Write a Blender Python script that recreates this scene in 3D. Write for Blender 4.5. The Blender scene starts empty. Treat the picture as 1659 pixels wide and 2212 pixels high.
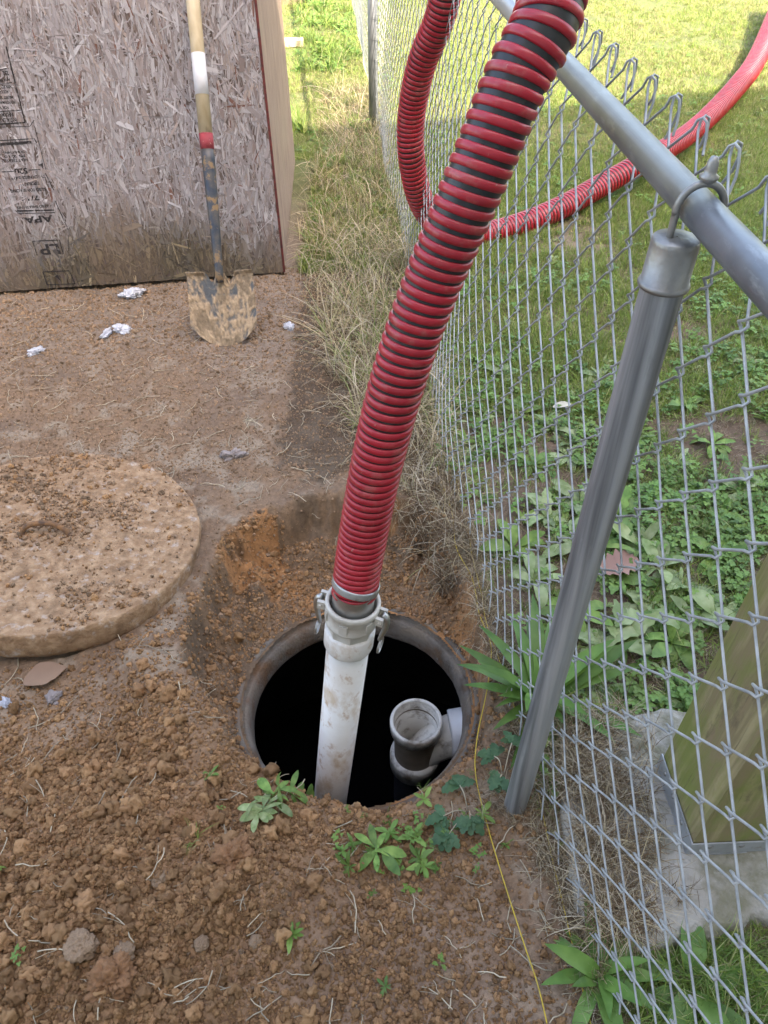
import bpy, math, random
import numpy as np
from mathutils import Vector, Matrix
random.seed(7); rng = np.random.default_rng(7)
sc = bpy.context.scene; COL = sc.collection
# ------------------------------------------------------------ camera
CF, CX, CY, CH = 1650.0, 829.5, 1106.0, 1.6          # focal length / centre in photo units, eye height (m)
down = np.array([(860-CX)/CF, -(2900-CY)/CF, -1.0]); down /= np.linalg.norm(down)
up = -down; fwd = np.array([0, 0, -1.0]); Yv = fwd-up*np.dot(fwd, up); Yv /= np.linalg.norm(Yv); Xv = np.cross(Yv, up)
RM = np.array([Xv, Yv, up])
EYE = np.array([0, 0, CH])
cam = bpy.data.cameras.new('camera'); co = bpy.data.objects.new('camera', cam); COL.objects.link(co)
co.matrix_world = Matrix([list(RM[0])+[0], list(RM[1])+[0], list(RM[2])+[CH], [0, 0, 0, 1]])
cam.sensor_fit = 'HORIZONTAL'; cam.sensor_width = 36; cam.lens = 36*CF/1659.0; cam.clip_start = 0.02; cam.clip_end = 500
sc.camera = co
# ------------------------------------------------------------ sky, sun, exposure
SEL = math.radians(45); sh = np.array([0.45, -0.893])
w = bpy.data.worlds.new('World'); sc.world = w; w.use_nodes = True
wn = w.node_tree.nodes; wl = w.node_tree.links
sky = wn.new('ShaderNodeTexSky'); sky.sky_type = 'NISHITA'; sky.sun_disc = False
sky.sun_elevation = SEL; sky.sun_rotation = math.atan2(sh[0], sh[1]); sky.air_density = 1.0; sky.dust_density = 4.0; sky.ozone_density = 0.4
wl.new(sky.outputs[0], wn['Background'].inputs[0]); wn['Background'].inputs[1].default_value = 0.15
sd = Vector((sh[0]*math.cos(SEL), sh[1]*math.cos(SEL), math.sin(SEL)))
sl = bpy.data.lights.new('sun', 'SUN'); sl.energy = 2.0; sl.angle = math.radians(0.5); sl.color = (1, .95, .86)
so = bpy.data.objects.new('sun', sl); COL.objects.link(so); so.rotation_euler = sd.to_track_quat('Z', 'Y').to_euler(); so.location = (3, -6, 9)
sc.view_settings.view_transform = 'Standard'; sc.view_settings.look = 'None'; sc.view_settings.gamma = 1
sc.view_settings.exposure = 2.8; sc.view_settings.use_curve_mapping = False
sc.view_settings.use_white_balance = True; sc.view_settings.white_balance_temperature = 7150; sc.view_settings.white_balance_tint = 11
sc.cycles.use_denoising = True; sc.cycles.max_bounces = 8

def ray(u, v): return RM@np.array([(u-CX)/CF, -(v-CY)/CF, -1.0])
def at(u, v, dep): return EYE+dep*ray(u, v)
def gr(u, v, z=0.0):
    d = ray(u, v); return EYE+(z-CH)/d[2]*d
def aty(u, v, y):
    d = ray(u, v); return EYE+y/d[1]*d
# ------------------------------------------------------------ helpers: mesh
class MB:
    def __init__(s): s.v = []; s.f = []; s.m = []; s.n = 0
    def add(s, v, f, m=0):
        v = np.asarray(v, float).reshape(-1, 3); s.v.append(v); s.f += [tuple(i+s.n for i in q) for q in f]; s.m += [m]*len(f); s.n += len(v)
    def verts(s): return np.concatenate(s.v) if s.v else np.zeros((0, 3))
    def mesh(s, name, mats, smooth=True):
        me = bpy.data.meshes.new(name); me.from_pydata(s.verts().tolist(), [], s.f)
        for m in (mats if isinstance(mats, (list, tuple)) else [mats]): me.materials.append(m)
        me.polygons.foreach_set('material_index', s.m)
        me.polygons.foreach_set('use_smooth', [smooth]*len(s.f)); me.update(); return me
    def build(s, name, mats, parent=None, smooth=True, **k):
        return put(name, s.mesh(name, mats, smooth), parent, **k)
def put(name, me, parent=None, label=None, cat=None, group=None, kind=None, loc=None, rot=None, scale=None):
    o = bpy.data.objects.new(name, me); COL.objects.link(o)
    if parent: o.parent = parent
    if label: o['label'] = label
    if cat: o['category'] = cat
    if group: o['group'] = group
    if kind: o['kind'] = kind
    if loc is not None: o.location = loc
    if rot is not None: o.rotation_euler = rot
    if scale is not None: o.scale = scale
    return o
def thing(name, label, cat, loc=(0, 0, 0), rot=(0, 0, 0), group=None): return put(name, None, None, label, cat, group, None, loc, rot)
def box(mb, c, s, R=None, m=0):
    v = np.array([[x, y, z] for x in (-.5, .5) for y in (-.5, .5) for z in (-.5, .5)])*np.array(s)
    if R is not None: v = v@np.asarray(R).T
    mb.add(v+np.array(c), [(0, 1, 3, 2), (4, 6, 7, 5), (0, 4, 5, 1), (2, 3, 7, 6), (0, 2, 6, 4), (1, 5, 7, 3)], m)
def frames(P):
    P = np.asarray(P, float); T = np.gradient(P, axis=0); T /= np.linalg.norm(T, axis=1)[:, None]+1e-12
    a = np.array([0, 0, 1.0]) if abs(T[0][2]) < .9 else np.array([1.0, 0, 0])
    n = np.cross(T[0], a); n /= np.linalg.norm(n); N = [n]
    for i in range(1, len(P)):
        n = N[-1]-T[i]*np.dot(N[-1], T[i]); n /= np.linalg.norm(n)+1e-12; N.append(n)
    N = np.array(N); return T, N, np.cross(T, N)
def tube(mb, P, r, sides=8, cap=True, m=0, squash=None):
    P = np.asarray(P, float); n = len(P); T, N, B = frames(P); r = np.broadcast_to(np.asarray(r, float), (n,))
    a = np.linspace(0, 2*math.pi, sides, endpoint=False)
    V = P[:, None]+r[:, None, None]*(np.cos(a)[None, :, None]*N[:, None]+np.sin(a)[None, :, None]*B[:, None])
    F = [(i*sides+j, i*sides+(j+1) % sides, (i+1)*sides+(j+1) % sides, (i+1)*sides+j) for i in range(n-1) for j in range(sides)]
    if cap: F += [tuple(range(sides))[::-1], tuple((n-1)*sides+j for j in range(sides))]
    mb.add(V.reshape(-1, 3), F, m)
def catmull(pts, n):
    pts = np.asarray(pts, float); k = len(pts); Q = np.vstack([2*pts[0]-pts[1], pts, 2*pts[-1]-pts[-2]])
    t = np.linspace(0, k-1-1e-9, n); i = t.astype(int); f = (t-i)[:, None]
    a, b, c, d = Q[i], Q[i+1], Q[i+2], Q[i+3]
    return .5*((2*b)+(-a+c)*f+(2*a-5*b+4*c-d)*f**2+(-a+3*b-3*c+d)*f**3)
def lathe(mb, prof, seg=48, m=0, M=None, close=False, jit=0):
    a = np.linspace(0, 2*math.pi, seg, endpoint=False); V = []
    for r, z in prof:
        V.append(np.c_[r*np.cos(a), r*np.sin(a), np.full(seg, z)])
    V = np.concatenate(V); n = len(prof)
    if jit: V = V+jit*(fbm(V[:, 0]*30+9, V[:, 1]*30+V[:, 2]*41, 3)[:, None]-.5)*np.array([1, 1, 1.0])
    F = [(i*seg+j, i*seg+(j+1) % seg, (i+1)*seg+(j+1) % seg, (i+1)*seg+j) for i in range(n-1 if not close else n) for j in range(seg)] if not close else \
        [(i*seg+j, i*seg+(j+1) % seg, ((i+1) % n)*seg+(j+1) % seg, ((i+1) % n)*seg+j) for i in range(n) for j in range(seg)]
    if M is not None:
        M = np.asarray(M); V = V@M[:3, :3].T+M[:3, 3]
    mb.add(V, F, m)
def axisM(p, q):
    """matrix whose z axis runs from p to q, origin p"""
    p = np.array(p, float); z = np.array(q, float)-p; L = np.linalg.norm(z); z /= L
    x = np.cross([0, 1.0, 0], z); x /= np.linalg.norm(x); y = np.cross(z, x)
    M = np.eye(4); M[:3, 0] = x; M[:3, 1] = y; M[:3, 2] = z; M[:3, 3] = p; return M, L
# ------------------------------------------------------------ helpers: noise
def _h(ix, iy, s):
    n = (ix.astype(np.int64)*374761393+iy.astype(np.int64)*668265263+s*1442695041) & 0xffffffff
    n = ((n ^ (n >> 13))*1274126177) & 0xffffffff; n = (n ^ (n >> 16))*2246822519 & 0xffffffff
    return ((n ^ (n >> 15)) & 0xffff)/65535.0
def vn(x, y, s=0):
    ix = np.floor(x); iy = np.floor(y); fx = x-ix; fy = y-iy; fx = fx*fx*(3-2*fx); fy = fy*fy*(3-2*fy)
    a = _h(ix, iy, s); b = _h(ix+1, iy, s); c = _h(ix, iy+1, s); d = _h(ix+1, iy+1, s)
    return a+(b-a)*fx+(c-a)*fy+(a-b-c+d)*fx*fy
def fbm(x, y, o=4, s=0):
    t = 0; A = .5; n = 0
    for i in range(o): t = t+A*vn(x, y, s+i*17); n += A; A *= .5; x = x*2.03+3.1; y = y*2.01+1.7
    return t/n
def sst(a, b, x): t = np.clip((x-a)/(b-a), 0, 1); return t*t*(3-2*t)
# ------------------------------------------------------------ helpers: materials
def mat(name, c1, c2=None, rough=.8, metal=0, scale=8, c3=None, bump=0, bscale=60, coat=0, stretch=(1, 1, 1), detail=6, lo=.35, hi=.65, vary=0, spec=.5, extra=None):
    m = bpy.data.materials.new(name); m.use_nodes = True; nt = m.node_tree; N = nt.nodes; L = nt.links; b = N['Principled BSDF']
    b.inputs['Roughness'].default_value = rough; b.inputs['Metallic'].default_value = metal; b.inputs['Coat Weight'].default_value = coat
    b.inputs['Specular IOR Level'].default_value = spec
    tc = N.new('ShaderNodeTexCoord'); mp = N.new('ShaderNodeMapping'); mp.inputs['Scale'].default_value = stretch; L.new(tc.outputs['Object'], mp.inputs[0])
    if c2 is None: b.inputs['Base Color'].default_value = (*c1, 1); col = None
    else:
        nz = N.new('ShaderNodeTexNoise'); nz.inputs['Scale'].default_value = scale; nz.inputs['Detail'].default_value = detail; L.new(mp.outputs[0], nz.inputs['Vector'])
        cr = N.new('ShaderNodeValToRGB'); e = cr.color_ramp.elements; e[0].position = lo; e[1].position = hi; e[0].color = (*c1, 1); e[1].color = (*c2, 1)
        if c3 is not None: q = e.new((lo+hi)/2); q.color = (*c3, 1)
        L.new(nz.outputs[0], cr.inputs[0]); col = cr.outputs[0]
    if vary:
        oi = N.new('ShaderNodeObjectInfo'); hs = N.new('ShaderNodeHueSaturation'); mr = N.new('ShaderNodeMapRange')
        mr.inputs[3].default_value = 1-vary; mr.inputs[4].default_value = 1+vary; L.new(oi.outputs['Random'], mr.inputs[0]); L.new(mr.outputs[0], hs.inputs['Value'])
        if col is not None: L.new(col, hs.inputs['Color'])
        else: hs.inputs['Color'].default_value = (*c1, 1)
        mh = N.new('ShaderNodeMapRange'); hv = 1 if c1[1] > c1[0]*.9 else .15; mh.inputs[3].default_value = .5-.05*vary*hv; mh.inputs[4].default_value = .5+.035*vary*hv; wnz = N.new('ShaderNodeTexWhiteNoise'); wnz.noise_dimensions = '1D'; L.new(oi.outputs['Random'], wnz.inputs['W']); L.new(wnz.outputs['Value'], mh.inputs[0]); L.new(mh.outputs[0], hs.inputs['Hue'])
        col = hs.outputs[0]
    if col is not None: L.new(col, b.inputs['Base Color'])
    if bump:
        n2 = N.new('ShaderNodeTexNoise'); n2.inputs['Scale'].default_value = bscale; n2.inputs['Detail'].default_value = 5; L.new(mp.outputs[0], n2.inputs['Vector'])
        bp = N.new('ShaderNodeBump'); bp.inputs['Strength'].default_value = 1; bp.inputs['Distance'].default_value = bump; L.new(n2.outputs[0], bp.inputs['Height']); L.new(bp.outputs[0], b.inputs['Normal'])
    m['b'] = 1
    return m
def over(m, colr, scale, lo, hi, stretch=(1, 1, 1), rough=None, seed=0, fac=1):
    """lay a stain or dirt colour over a material where a noise is high"""
    nt = m.node_tree; N = nt.nodes; L = nt.links; b = N['Principled BSDF']; bi = b.inputs['Base Color']
    tc = N.new('ShaderNodeTexCoord'); mp = N.new('ShaderNodeMapping'); mp.inputs['Scale'].default_value = stretch; mp.inputs['Location'].default_value = (seed, seed*1.3, 0); L.new(tc.outputs['Object'], mp.inputs[0])
    nz = N.new('ShaderNodeTexNoise'); nz.inputs['Scale'].default_value = scale; nz.inputs['Detail'].default_value = 8; nz.inputs['Roughness'].default_value = .65; L.new(mp.outputs[0], nz.inputs['Vector'])
    mr = N.new('ShaderNodeMapRange'); mr.inputs[1].default_value = lo; mr.inputs[2].default_value = hi; mr.inputs[4].default_value = fac; L.new(nz.outputs[0], mr.inputs[0])
    mx = N.new('ShaderNodeMix'); mx.data_type = 'RGBA'; L.new(mr.outputs[0], mx.inputs[0]); mx.inputs[7].default_value = (*colr, 1)
    if bi.links: L.new(bi.links[0].from_socket, mx.inputs[6])
    else: mx.inputs[6].default_value = bi.default_value
    L.new(mx.outputs[2], bi)
    if rough is not None:
        m2 = N.new('ShaderNodeMix'); L.new(mr.outputs[0], m2.inputs[0]); m2.inputs[2].default_value = b.inputs['Roughness'].default_value; m2.inputs[3].default_value = rough; L.new(m2.outputs[0], b.inputs['Roughness'])
    return m
def attrmat(name, rough=.9, streak=None, bump=0, bscale=200, noise=.25, nscale=60, spec=.3):
    """base colour from the mesh's own colour attribute 'tint', broken up by noise"""
    m = bpy.data.materials.new(name); m.use_nodes = True; N = m.node_tree.nodes; L = m.node_tree.links; b = N['Principled BSDF']; b.inputs['Roughness'].default_value = rough
    b.inputs['Specular IOR Level'].default_value = spec
    a = N.new('ShaderNodeAttribute'); a.attribute_name = 'tint'; tc = N.new('ShaderNodeTexCoord')
    mp = N.new('ShaderNodeMapping'); L.new(tc.outputs['UV' if streak else 'Object'], mp.inputs[0])
    if streak: mp.inputs['Scale'].default_value = streak
    nz = N.new('ShaderNodeTexNoise'); nz.inputs['Scale'].default_value = nscale; nz.inputs['Detail'].default_value = 7; nz.inputs['Roughness'].default_value = .7; L.new(mp.outputs[0], nz.inputs['Vector'])
    mr = N.new('ShaderNodeMapRange'); mr.inputs[1].default_value = .25; mr.inputs[2].default_value = .75; mr.inputs[3].default_value = 1-noise; mr.inputs[4].default_value = 1+noise; L.new(nz.outputs[0], mr.inputs[0])
    hs = N.new('ShaderNodeHueSaturation'); L.new(mr.outputs[0], hs.inputs['Value']); L.new(a.outputs['Color'], hs.inputs['Color']); L.new(hs.outputs[0], b.inputs['Base Color'])
    if bump:
        bp = N.new('ShaderNodeBump'); bp.inputs['Distance'].default_value = bump; n2 = N.new('ShaderNodeTexNoise'); n2.inputs['Scale'].default_value = bscale; n2.inputs['Detail'].default_value = 8; n2.inputs['Roughness'].default_value = .7
        L.new(mp.outputs[0], n2.inputs['Vector']); L.new(n2.outputs[0], bp.inputs['Height']); L.new(bp.outputs[0], b.inputs['Normal'])
    return m
def tint(me, cols):
    a = me.color_attributes.new('tint', 'FLOAT_COLOR', 'POINT'); c = np.ones((len(me.vertices), 4), np.float32); c[:, :3] = cols; a.data.foreach_set('color', c.ravel())
def npmesh(name, V, Q, mats, smooth=True):
    me = bpy.data.meshes.new(name); V = np.asarray(V, np.float32); Q = np.asarray(Q, np.int32); k = Q.shape[1]
    me.vertices.add(len(V)); me.vertices.foreach_set('co', V.ravel()); me.loops.add(Q.size); me.loops.foreach_set('vertex_index', Q.ravel())
    me.polygons.add(len(Q)); me.polygons.foreach_set('loop_start', np.arange(len(Q), dtype=np.int32)*k)
    me.polygons.foreach_set('use_smooth', np.full(len(Q), smooth)); me.update(calc_edges=True)
    for m in (mats if isinstance(mats, (list, tuple)) else [mats]): me.materials.append(m)
    return me
# ------------------------------------------------------------ helpers: scatter of uncountable stuff
def scatter(name, label, cat, protos, P, rot, scl, idx=None):
    P = np.asarray(P, np.float32); n = len(P)
    me = bpy.data.meshes.new(name); me.vertices.add(n); me.vertices.foreach_set('co', P.ravel())
    a = me.attributes.new('rot', 'FLOAT_VECTOR', 'POINT'); a.data.foreach_set('vector', np.asarray(rot, np.float32).ravel())
    a = me.attributes.new('scl', 'FLOAT_VECTOR', 'POINT'); s = np.asarray(scl, np.float32); s = np.repeat(s[:, None], 3, 1) if s.ndim == 1 else s; a.data.foreach_set('vector', s.ravel())
    if idx is None: idx = rng.integers(0, len(protos), n)
    a = me.attributes.new('idx', 'INT', 'POINT'); a.data.foreach_set('value', np.asarray(idx, np.int32))
    o = put(name, me, None, label, cat, None, 'stuff')
    c = bpy.data.collections.new(name+'_kinds')
    for i, p in enumerate(protos): c.objects.link(bpy.data.objects.new('%s_kind_%02d' % (name, i), p))
    ng = bpy.data.node_groups.new(name, 'GeometryNodeTree'); ng.interface.new_socket('Geometry', in_out='INPUT', socket_type='NodeSocketGeometry'); ng.interface.new_socket('Geometry', in_out='OUTPUT', socket_type='NodeSocketGeometry')
    N = ng.nodes; L = ng.links; gi = N.new('NodeGroupInput'); go = N.new('NodeGroupOutput'); ip = N.new('GeometryNodeInstanceOnPoints'); ci = N.new('GeometryNodeCollectionInfo')
    ci.inputs['Collection'].default_value = c; ci.inputs['Separate Children'].default_value = True; ci.inputs['Reset Children'].default_value = True
    def na(nm, dt): q = N.new('GeometryNodeInputNamedAttribute'); q.data_type = dt; q.inputs['Name'].default_value = nm; return q.outputs['Attribute']
    er = N.new('FunctionNodeEulerToRotation'); L.new(na('rot', 'FLOAT_VECTOR'), er.inputs[0]); L.new(er.outputs[0], ip.inputs['Rotation'])
    L.new(na('scl', 'FLOAT_VECTOR'), ip.inputs['Scale']); L.new(na('idx', 'INT'), ip.inputs['Instance Index']); ip.inputs['Pick Instance'].default_value = True
    L.new(gi.outputs[0], ip.inputs['Points']); L.new(ci.outputs[0], ip.inputs['Instance']); L.new(ip.outputs[0], go.inputs[0])
    md = o.modifiers.new('scatter', 'NODES'); md.node_group = ng
    return o
def blade(mb, base, yaw, length, width, lean, bend, segs=4, m=0, fold=0.0):
    """one grass blade: tapering ribbon arching over"""
    d = np.array([math.cos(yaw), math.sin(yaw), 0]); sdv = np.array([-d[1], d[0], 0]); p = np.array(base, float); th = lean; V = []
    for i in range(segs+1):
        t = i/segs; wd = width*(1-t**1.8)*.5+.00015
        V += [p-sdv*wd, p+sdv*wd]; p = p+(d*math.sin(th)+np.array([0, 0, math.cos(th)]))*length/segs; th += bend/segs
    mb.add(V, [(2*i, 2*i+1, 2*i+3, 2*i+2) for i in range(segs)], m)
# ============================================================ layout of the ground
RC = np.array([-.082, 1.204]); RZ = -.20; RO = .337; RI = .293
rim_px = [(478,1150),(575,1092),(680,1062),(760,1052),(860,1072),(950,1100),(1003,1165),(1028,1260),(1047,1350),(1054,1450),(1052,1560),(1038,1640),(985,1662),(930,1690),(890,1735),(830,1766),(750,1752),(690,1728),(640,1702),(590,1680),(545,1650),(505,1625),(470,1560),(435,1490),(400,1425),(385,1370),(420,1300),(450,1220)]
RIM = np.array([gr(*p)[:2] for p in rim_px])
def polydist(x, y, P):
    d = np.full(x.shape, 1e9); ins = np.zeros(x.shape, bool); n = len(P)
    for i in range(n):
        a = P[i]; b = P[(i+1) % n]; e = b-a; t = np.clip(((x-a[0])*e[0]+(y-a[1])*e[1])/(e@e), 0, 1)
        d = np.minimum(d, np.hypot(x-a[0]-t*e[0], y-a[1]-t*e[1]))
        c = ((a[1] > y) != (b[1] > y)) & (x < (b[0]-a[0])*(y-a[1])/(b[1]-a[1]+1e-12)+a[0]); ins ^= c
    return np.where(ins, d, -d)
FB = np.array([(.42, .15), (.386, .4), (.355, .60), (.331, .72), (.325, .825), (.297, 1.1), (.279, 1.289), (.254, 1.547), (.200, 1.95), (.158, 2.9), (-.005, 5.6), (-.24, 9.8)])
def fencex(y): return np.interp(y, FB[:, 1], FB[:, 0])
LC = np.array([-.942, 1.585]); LZ = .085; LR = .398; LT = (-.12, -.08)   # lid centre, top height, radius, tilt
def height(x, y, fine=True):
    x = np.asarray(x, float); y = np.asarray(y, float)
    near = np.exp(-(np.maximum(np.hypot(x+.2, y-1.5)-1.7, 0))**2/2.0)
    d = polydist(x, y, RIM) if near.max() > 0 else -np.ones(x.shape)
    z = .02*(fbm(x*1.1+5, y*1.1, 2)-.5)
    d = d+(.030*(fbm(x*12+2, y*12, 3, 52)-.5)+.014*(fbm(x*38, y*38, 2, 53)-.5))*(d > -.06)
    # spoil heap at the lower left
    md = np.exp(-(((x+.55)/.42)**2+((y-.58)/.30)**2)**1.2)*.075+np.exp(-(((x+.28)/.14)**2+((y-.60)/.09)**2))*.035
    z = z+md*sst(-.02, .05, -d)
    soilmask = sst(.02, -.06, x-fencex(y))*near
    if fine:
        heap = np.clip(md/.06, 0, 1)
        amp = (.012+.042*heap)*soilmask+.006
        z = z+amp*(fbm(x*22, y*22, 5, 3)-.5)
        cl = 1-np.abs(2*fbm(x*34+7, y*34, 4, 9)-1)
        z = z+(.004+.020*heap)*soilmask*(cl-.7)
        z = z+.006*soilmask*(fbm(x*75, y*75, 3, 21)-.5)
        sfz = sst(1.9, 2.5, y)*sst(3.9, 3.5, y)*sst(.0, -.3, x)*near; z = z+sfz*(.014*(fbm(x*30, y*30, 4, 23)-.5)+.022*(fbm(x*8, y*8, 3, 24)-.5))
        z = z+.010*(1-near)*(fbm(x*6, y*6, 3, 2)-.5)
    dc = np.maximum(np.hypot(x-RC[0], y-RC[1])-RO, 0)
    t = np.where(d > 0, d/(d+dc+1e-6), 0); wob = .16*(fbm(x*11, y*11, 4, 5)-.5)*4*t*(1-t)
    wv = .10*(fbm(x*30+3, y*30, 4, 15)-.5)+.16*(fbm(x*9, y*9, 3, 16)-.5)
    ts = .58*sst(.02, .27, t+wv*sst(0, .06, t))+.38*sst(.10, 1.0, np.clip(t*1.05+wob, 0, 1))
    z = z*(1-.7*ts)+ts*(RZ-.012)
    if fine: z = z+ts*(1-t)*(.055*(fbm(x*24, y*24, 4, 8)-.5)+.022*(fbm(x*60, y*60, 3, 18)-.5))+4*ts*(1-ts)*.045*(np.abs(fbm(x*13, y*13, 4, 28)-.5)*4-.5)+4*ts*(1-ts)*.014*(fbm(x*95, y*95, 2, 29)-.5)
    rA_ = np.array(gr(300, 1420)[:2]); rB_ = np.array(gr(462, 1650)[:2]); e_ = rB_-rA_; tt = np.clip(((x-rA_[0])*e_[0]+(y-rA_[1])*e_[1])/(e_@e_), 0, 1); dr = np.hypot(x-rA_[0]-tt*e_[0], y-rA_[1]-tt*e_[1]); z = z+.040*np.exp(-(dr/.055)**2)*(.6+.8*(fbm(x*14, y*14, 3, 73) if fine else .5))
    # hollow that the lid's rim presses, and the ground falling under it
    ld = np.hypot(x-LC[0], y-LC[1]); z = np.where(ld < LR-.012, np.minimum(z, LZ-.115+LT[0]*(x-LC[0])+LT[1]*(y-LC[1])), z)
    return z
def H1(x, y, fine=False): return float(height(np.array([x]), np.array([y]), fine)[0])
# ------------------------------------------------------------ ground sheet
def axis(lo, a, b, hi, step, mid, midstep):
    c = np.arange(a, b, step); l = np.arange(a, a-mid, -midstep)[1:][::-1]; r = np.arange(b, b+mid, midstep)
    g1 = []; x = l[0]; s = midstep
    while x > lo: s *= 1.35; x -= s; g1.append(x)
    g2 = []; x = r[-1]; s = midstep
    while x < hi: s *= 1.35; x += s; g2.append(x)
    return np.concatenate([g1[::-1], l, c, r, g2])
gx = axis(-120, -1.30, .50, 120, .0055, 3.2, .03); gy = axis(-60, .34, 2.05, 200, .0055, 4.2, .03)
gx = np.sort(np.concatenate([gx[(gx < -1.96) | (gx > -1.295)], np.arange(-1.95, -1.30, .009)])); gy = np.sort(np.concatenate([gy[(gy < 2.05) | (gy > 3.52)], np.arange(2.055, 3.50, .009)]))
GX, GY = np.meshgrid(gx, gy); Z = height(GX.ravel(), GY.ravel()).reshape(GX.shape)
nx, ny = len(gx), len(gy); idx = np.arange(nx*ny).reshape(ny, nx)
Q = np.stack([idx[:-1, :-1], idx[:-1, 1:], idx[1:, 1:], idx[1:, :-1]], -1).reshape(-1, 4)
cx_ = (GX.ravel()[Q].mean(1)); cy_ = (GY.ravel()[Q].mean(1)); Q = Q[np.hypot(cx_-RC[0], cy_-RC[1]) > RI+.022]
V = np.c_[GX.ravel(), GY.ravel(), Z.ravel()]
x, y = V[:, 0], V[:, 1]
n1 = fbm(x*5, y*5, 5, 31)[:, None]; n2 = fbm(x*17, y*17, 4, 41)[:, None]; n3 = fbm(x*2.2, y*2.2, 3, 51)[:, None]
trod = np.array([.19, .130, .090]); dry = np.array([.30, .23, .165]); clay = np.array([.40, .195, .08]); brown = np.array([.27, .17, .10]); loam = np.array([.115, .08, .052]); sand = np.array([.33, .26, .18])
n1 = np.clip((n1-.5)*1.8+.5, 0, 1); c = trod*(1-n1)+brown*n1
c = c*(1-sst(.5, .68, n2))+dry*sst(.5, .68, n2)
heap = (np.exp(-(((x+.55)/.60)**2+((y-.55)/.42)**2)))[:, None]; kk = np.clip(heap*1.1+.25*(n2-.5)*4*heap, 0, 1)
c = c*(1-kk)+(brown*.5+clay*.5)*kk; pa = (np.exp(-(((x+.02)/.26)**2+((y-.47)/.15)**2)**1.5))[:, None]; c = c*(1-.75*pa)+np.array([.30, .20, .135])*(.7+.6*n2)*.75*pa
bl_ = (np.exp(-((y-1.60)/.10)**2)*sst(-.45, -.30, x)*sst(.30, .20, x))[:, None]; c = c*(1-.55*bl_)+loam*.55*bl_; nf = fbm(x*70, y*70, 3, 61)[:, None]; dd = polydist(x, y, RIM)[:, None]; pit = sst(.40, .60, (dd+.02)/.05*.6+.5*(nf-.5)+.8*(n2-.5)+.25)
pc = brown*.82+0*n1; pk = sst(.52, .60, n1+.25*(nf-.5)); pc = pc*(1-pk)+clay*.92*pk; pk = sst(.50, .60, n2+.3*(nf-.5)); pc = pc*(1-.65*pk)+loam*.65*pk; pc = pc*(.75+.5*nf)
c = c*(1-pit)+pc*pit
shedfront = sst(2.2, 2.7, y)[:, None]*sst(-.1, -.4, x)[:, None]; sf2 = shedfront*(.35+.65*sst(2.45, 2.85, y+.6*(n3[:, 0]-.5))[:, None]); c = c*(1-sf2)+np.array([.235, .178, .135])*(.75+.5*n2)*sf2
fr = sst(-.02, .06, x-fencex(y))[:, None]; far = sst(3.2, 4.2, y)[:, None]; lm = np.maximum(fr, far)
lc = loam*(1-n2)+trod*n2; lc = lc*(1-sst(.52, .66, n3)*.6)+dry*sst(.52, .66, n3)*.6; lf = sst(3.5, 5.0, y)[:, None]; lc = lc*(1-lf)+(np.array([.115, .13, .045])*(.7+.6*n2))*lf
c = c*(1-lm)+lc*lm
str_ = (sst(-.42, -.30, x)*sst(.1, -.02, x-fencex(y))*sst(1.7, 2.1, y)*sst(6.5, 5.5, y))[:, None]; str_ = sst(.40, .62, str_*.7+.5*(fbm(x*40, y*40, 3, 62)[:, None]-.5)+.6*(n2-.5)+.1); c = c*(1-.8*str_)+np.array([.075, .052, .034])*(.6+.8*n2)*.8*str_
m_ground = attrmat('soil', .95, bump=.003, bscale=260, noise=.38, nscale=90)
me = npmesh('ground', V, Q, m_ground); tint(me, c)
put('ground', me, None, kind='structure')
# ------------------------------------------------------------ crumbs and clods
import bmesh
from mathutils import noise as mn
def blob(sub, amp, seed, sq=(1, 1, .8)):
    bm = bmesh.new(); bmesh.ops.create_icosphere(bm, subdivisions=sub, radius=1)
    for v in bm.verts:
        p = np.array(v.co); o = Vector((seed*3.7, seed*1.9, seed*5.3)); q = Vector(v.co)
        f = mn.fractal(q*1.1+o, 1, 2, 2); g = abs(mn.fractal(q*2.6+o, .8, 2, 3)); k = mn.noise(q*7+o)
        v.co = Vector(p*(1+amp*(.55*f-.55*g+.16*k))*np.array(sq))
    me = bpy.data.meshes.new('clod'); bm.to_mesh(me); bm.free(); me.polygons.foreach_set('use_smooth', [sub > 2]*len(me.polygons)); return me
m_clod = mat('clay_clod', (.53, .29, .13), (.33, .195, .105), .95, scale=120, bump=.002, bscale=300, vary=.35, lo=.3, hi=.7, spec=.2)
m_clodb = mat('brown_crumb', (.34, .225, .14), (.23, .15, .092), .95, scale=90, bump=.001, bscale=400, vary=.4, spec=.2)
clods = [blob(3, 1.12, s, (1, .92, .82)) for s in range(9)]
for q in clods: q.materials.append(m_clod)
crumbs = [blob(2, .9, s+20, (1, .9, .8)) for s in range(6)]
for q in crumbs: q.materials.append(m_clodb)
def pxsample(n, u0, u1, v0, v1):
    u = rng.uniform(u0, u1, n); v = rng.uniform(v0, v1, n); d = np.stack([(u-CX)/CF, -(v-CY)/CF, -np.ones(n)], 1)@RM.T
    t = -CH/d[:, 2]; return d[:, :2]*t[:, None]
def keep_soil(P):
    x, y = P[:, 0], P[:, 1]; r = np.hypot(x-RC[0], y-RC[1]); l = np.hypot(x-LC[0], y-LC[1])
    return P[(r > RO+.01) & (l > LR+.01) & (x < fencex(y)+.0)]
def eul(n, tilt=3.14): return np.c_[rng.uniform(-tilt, tilt, n), rng.uniform(-tilt, tilt, n), rng.uniform(0, 6.28, n)]
def uni(n, ax, bx, ay, by): return np.c_[rng.uniform(ax, bx, n), rng.uniform(ay, by, n)]
P = keep_soil(uni(240000, -1.2, .35, .28, 1.5)); x, y = P.T
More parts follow.
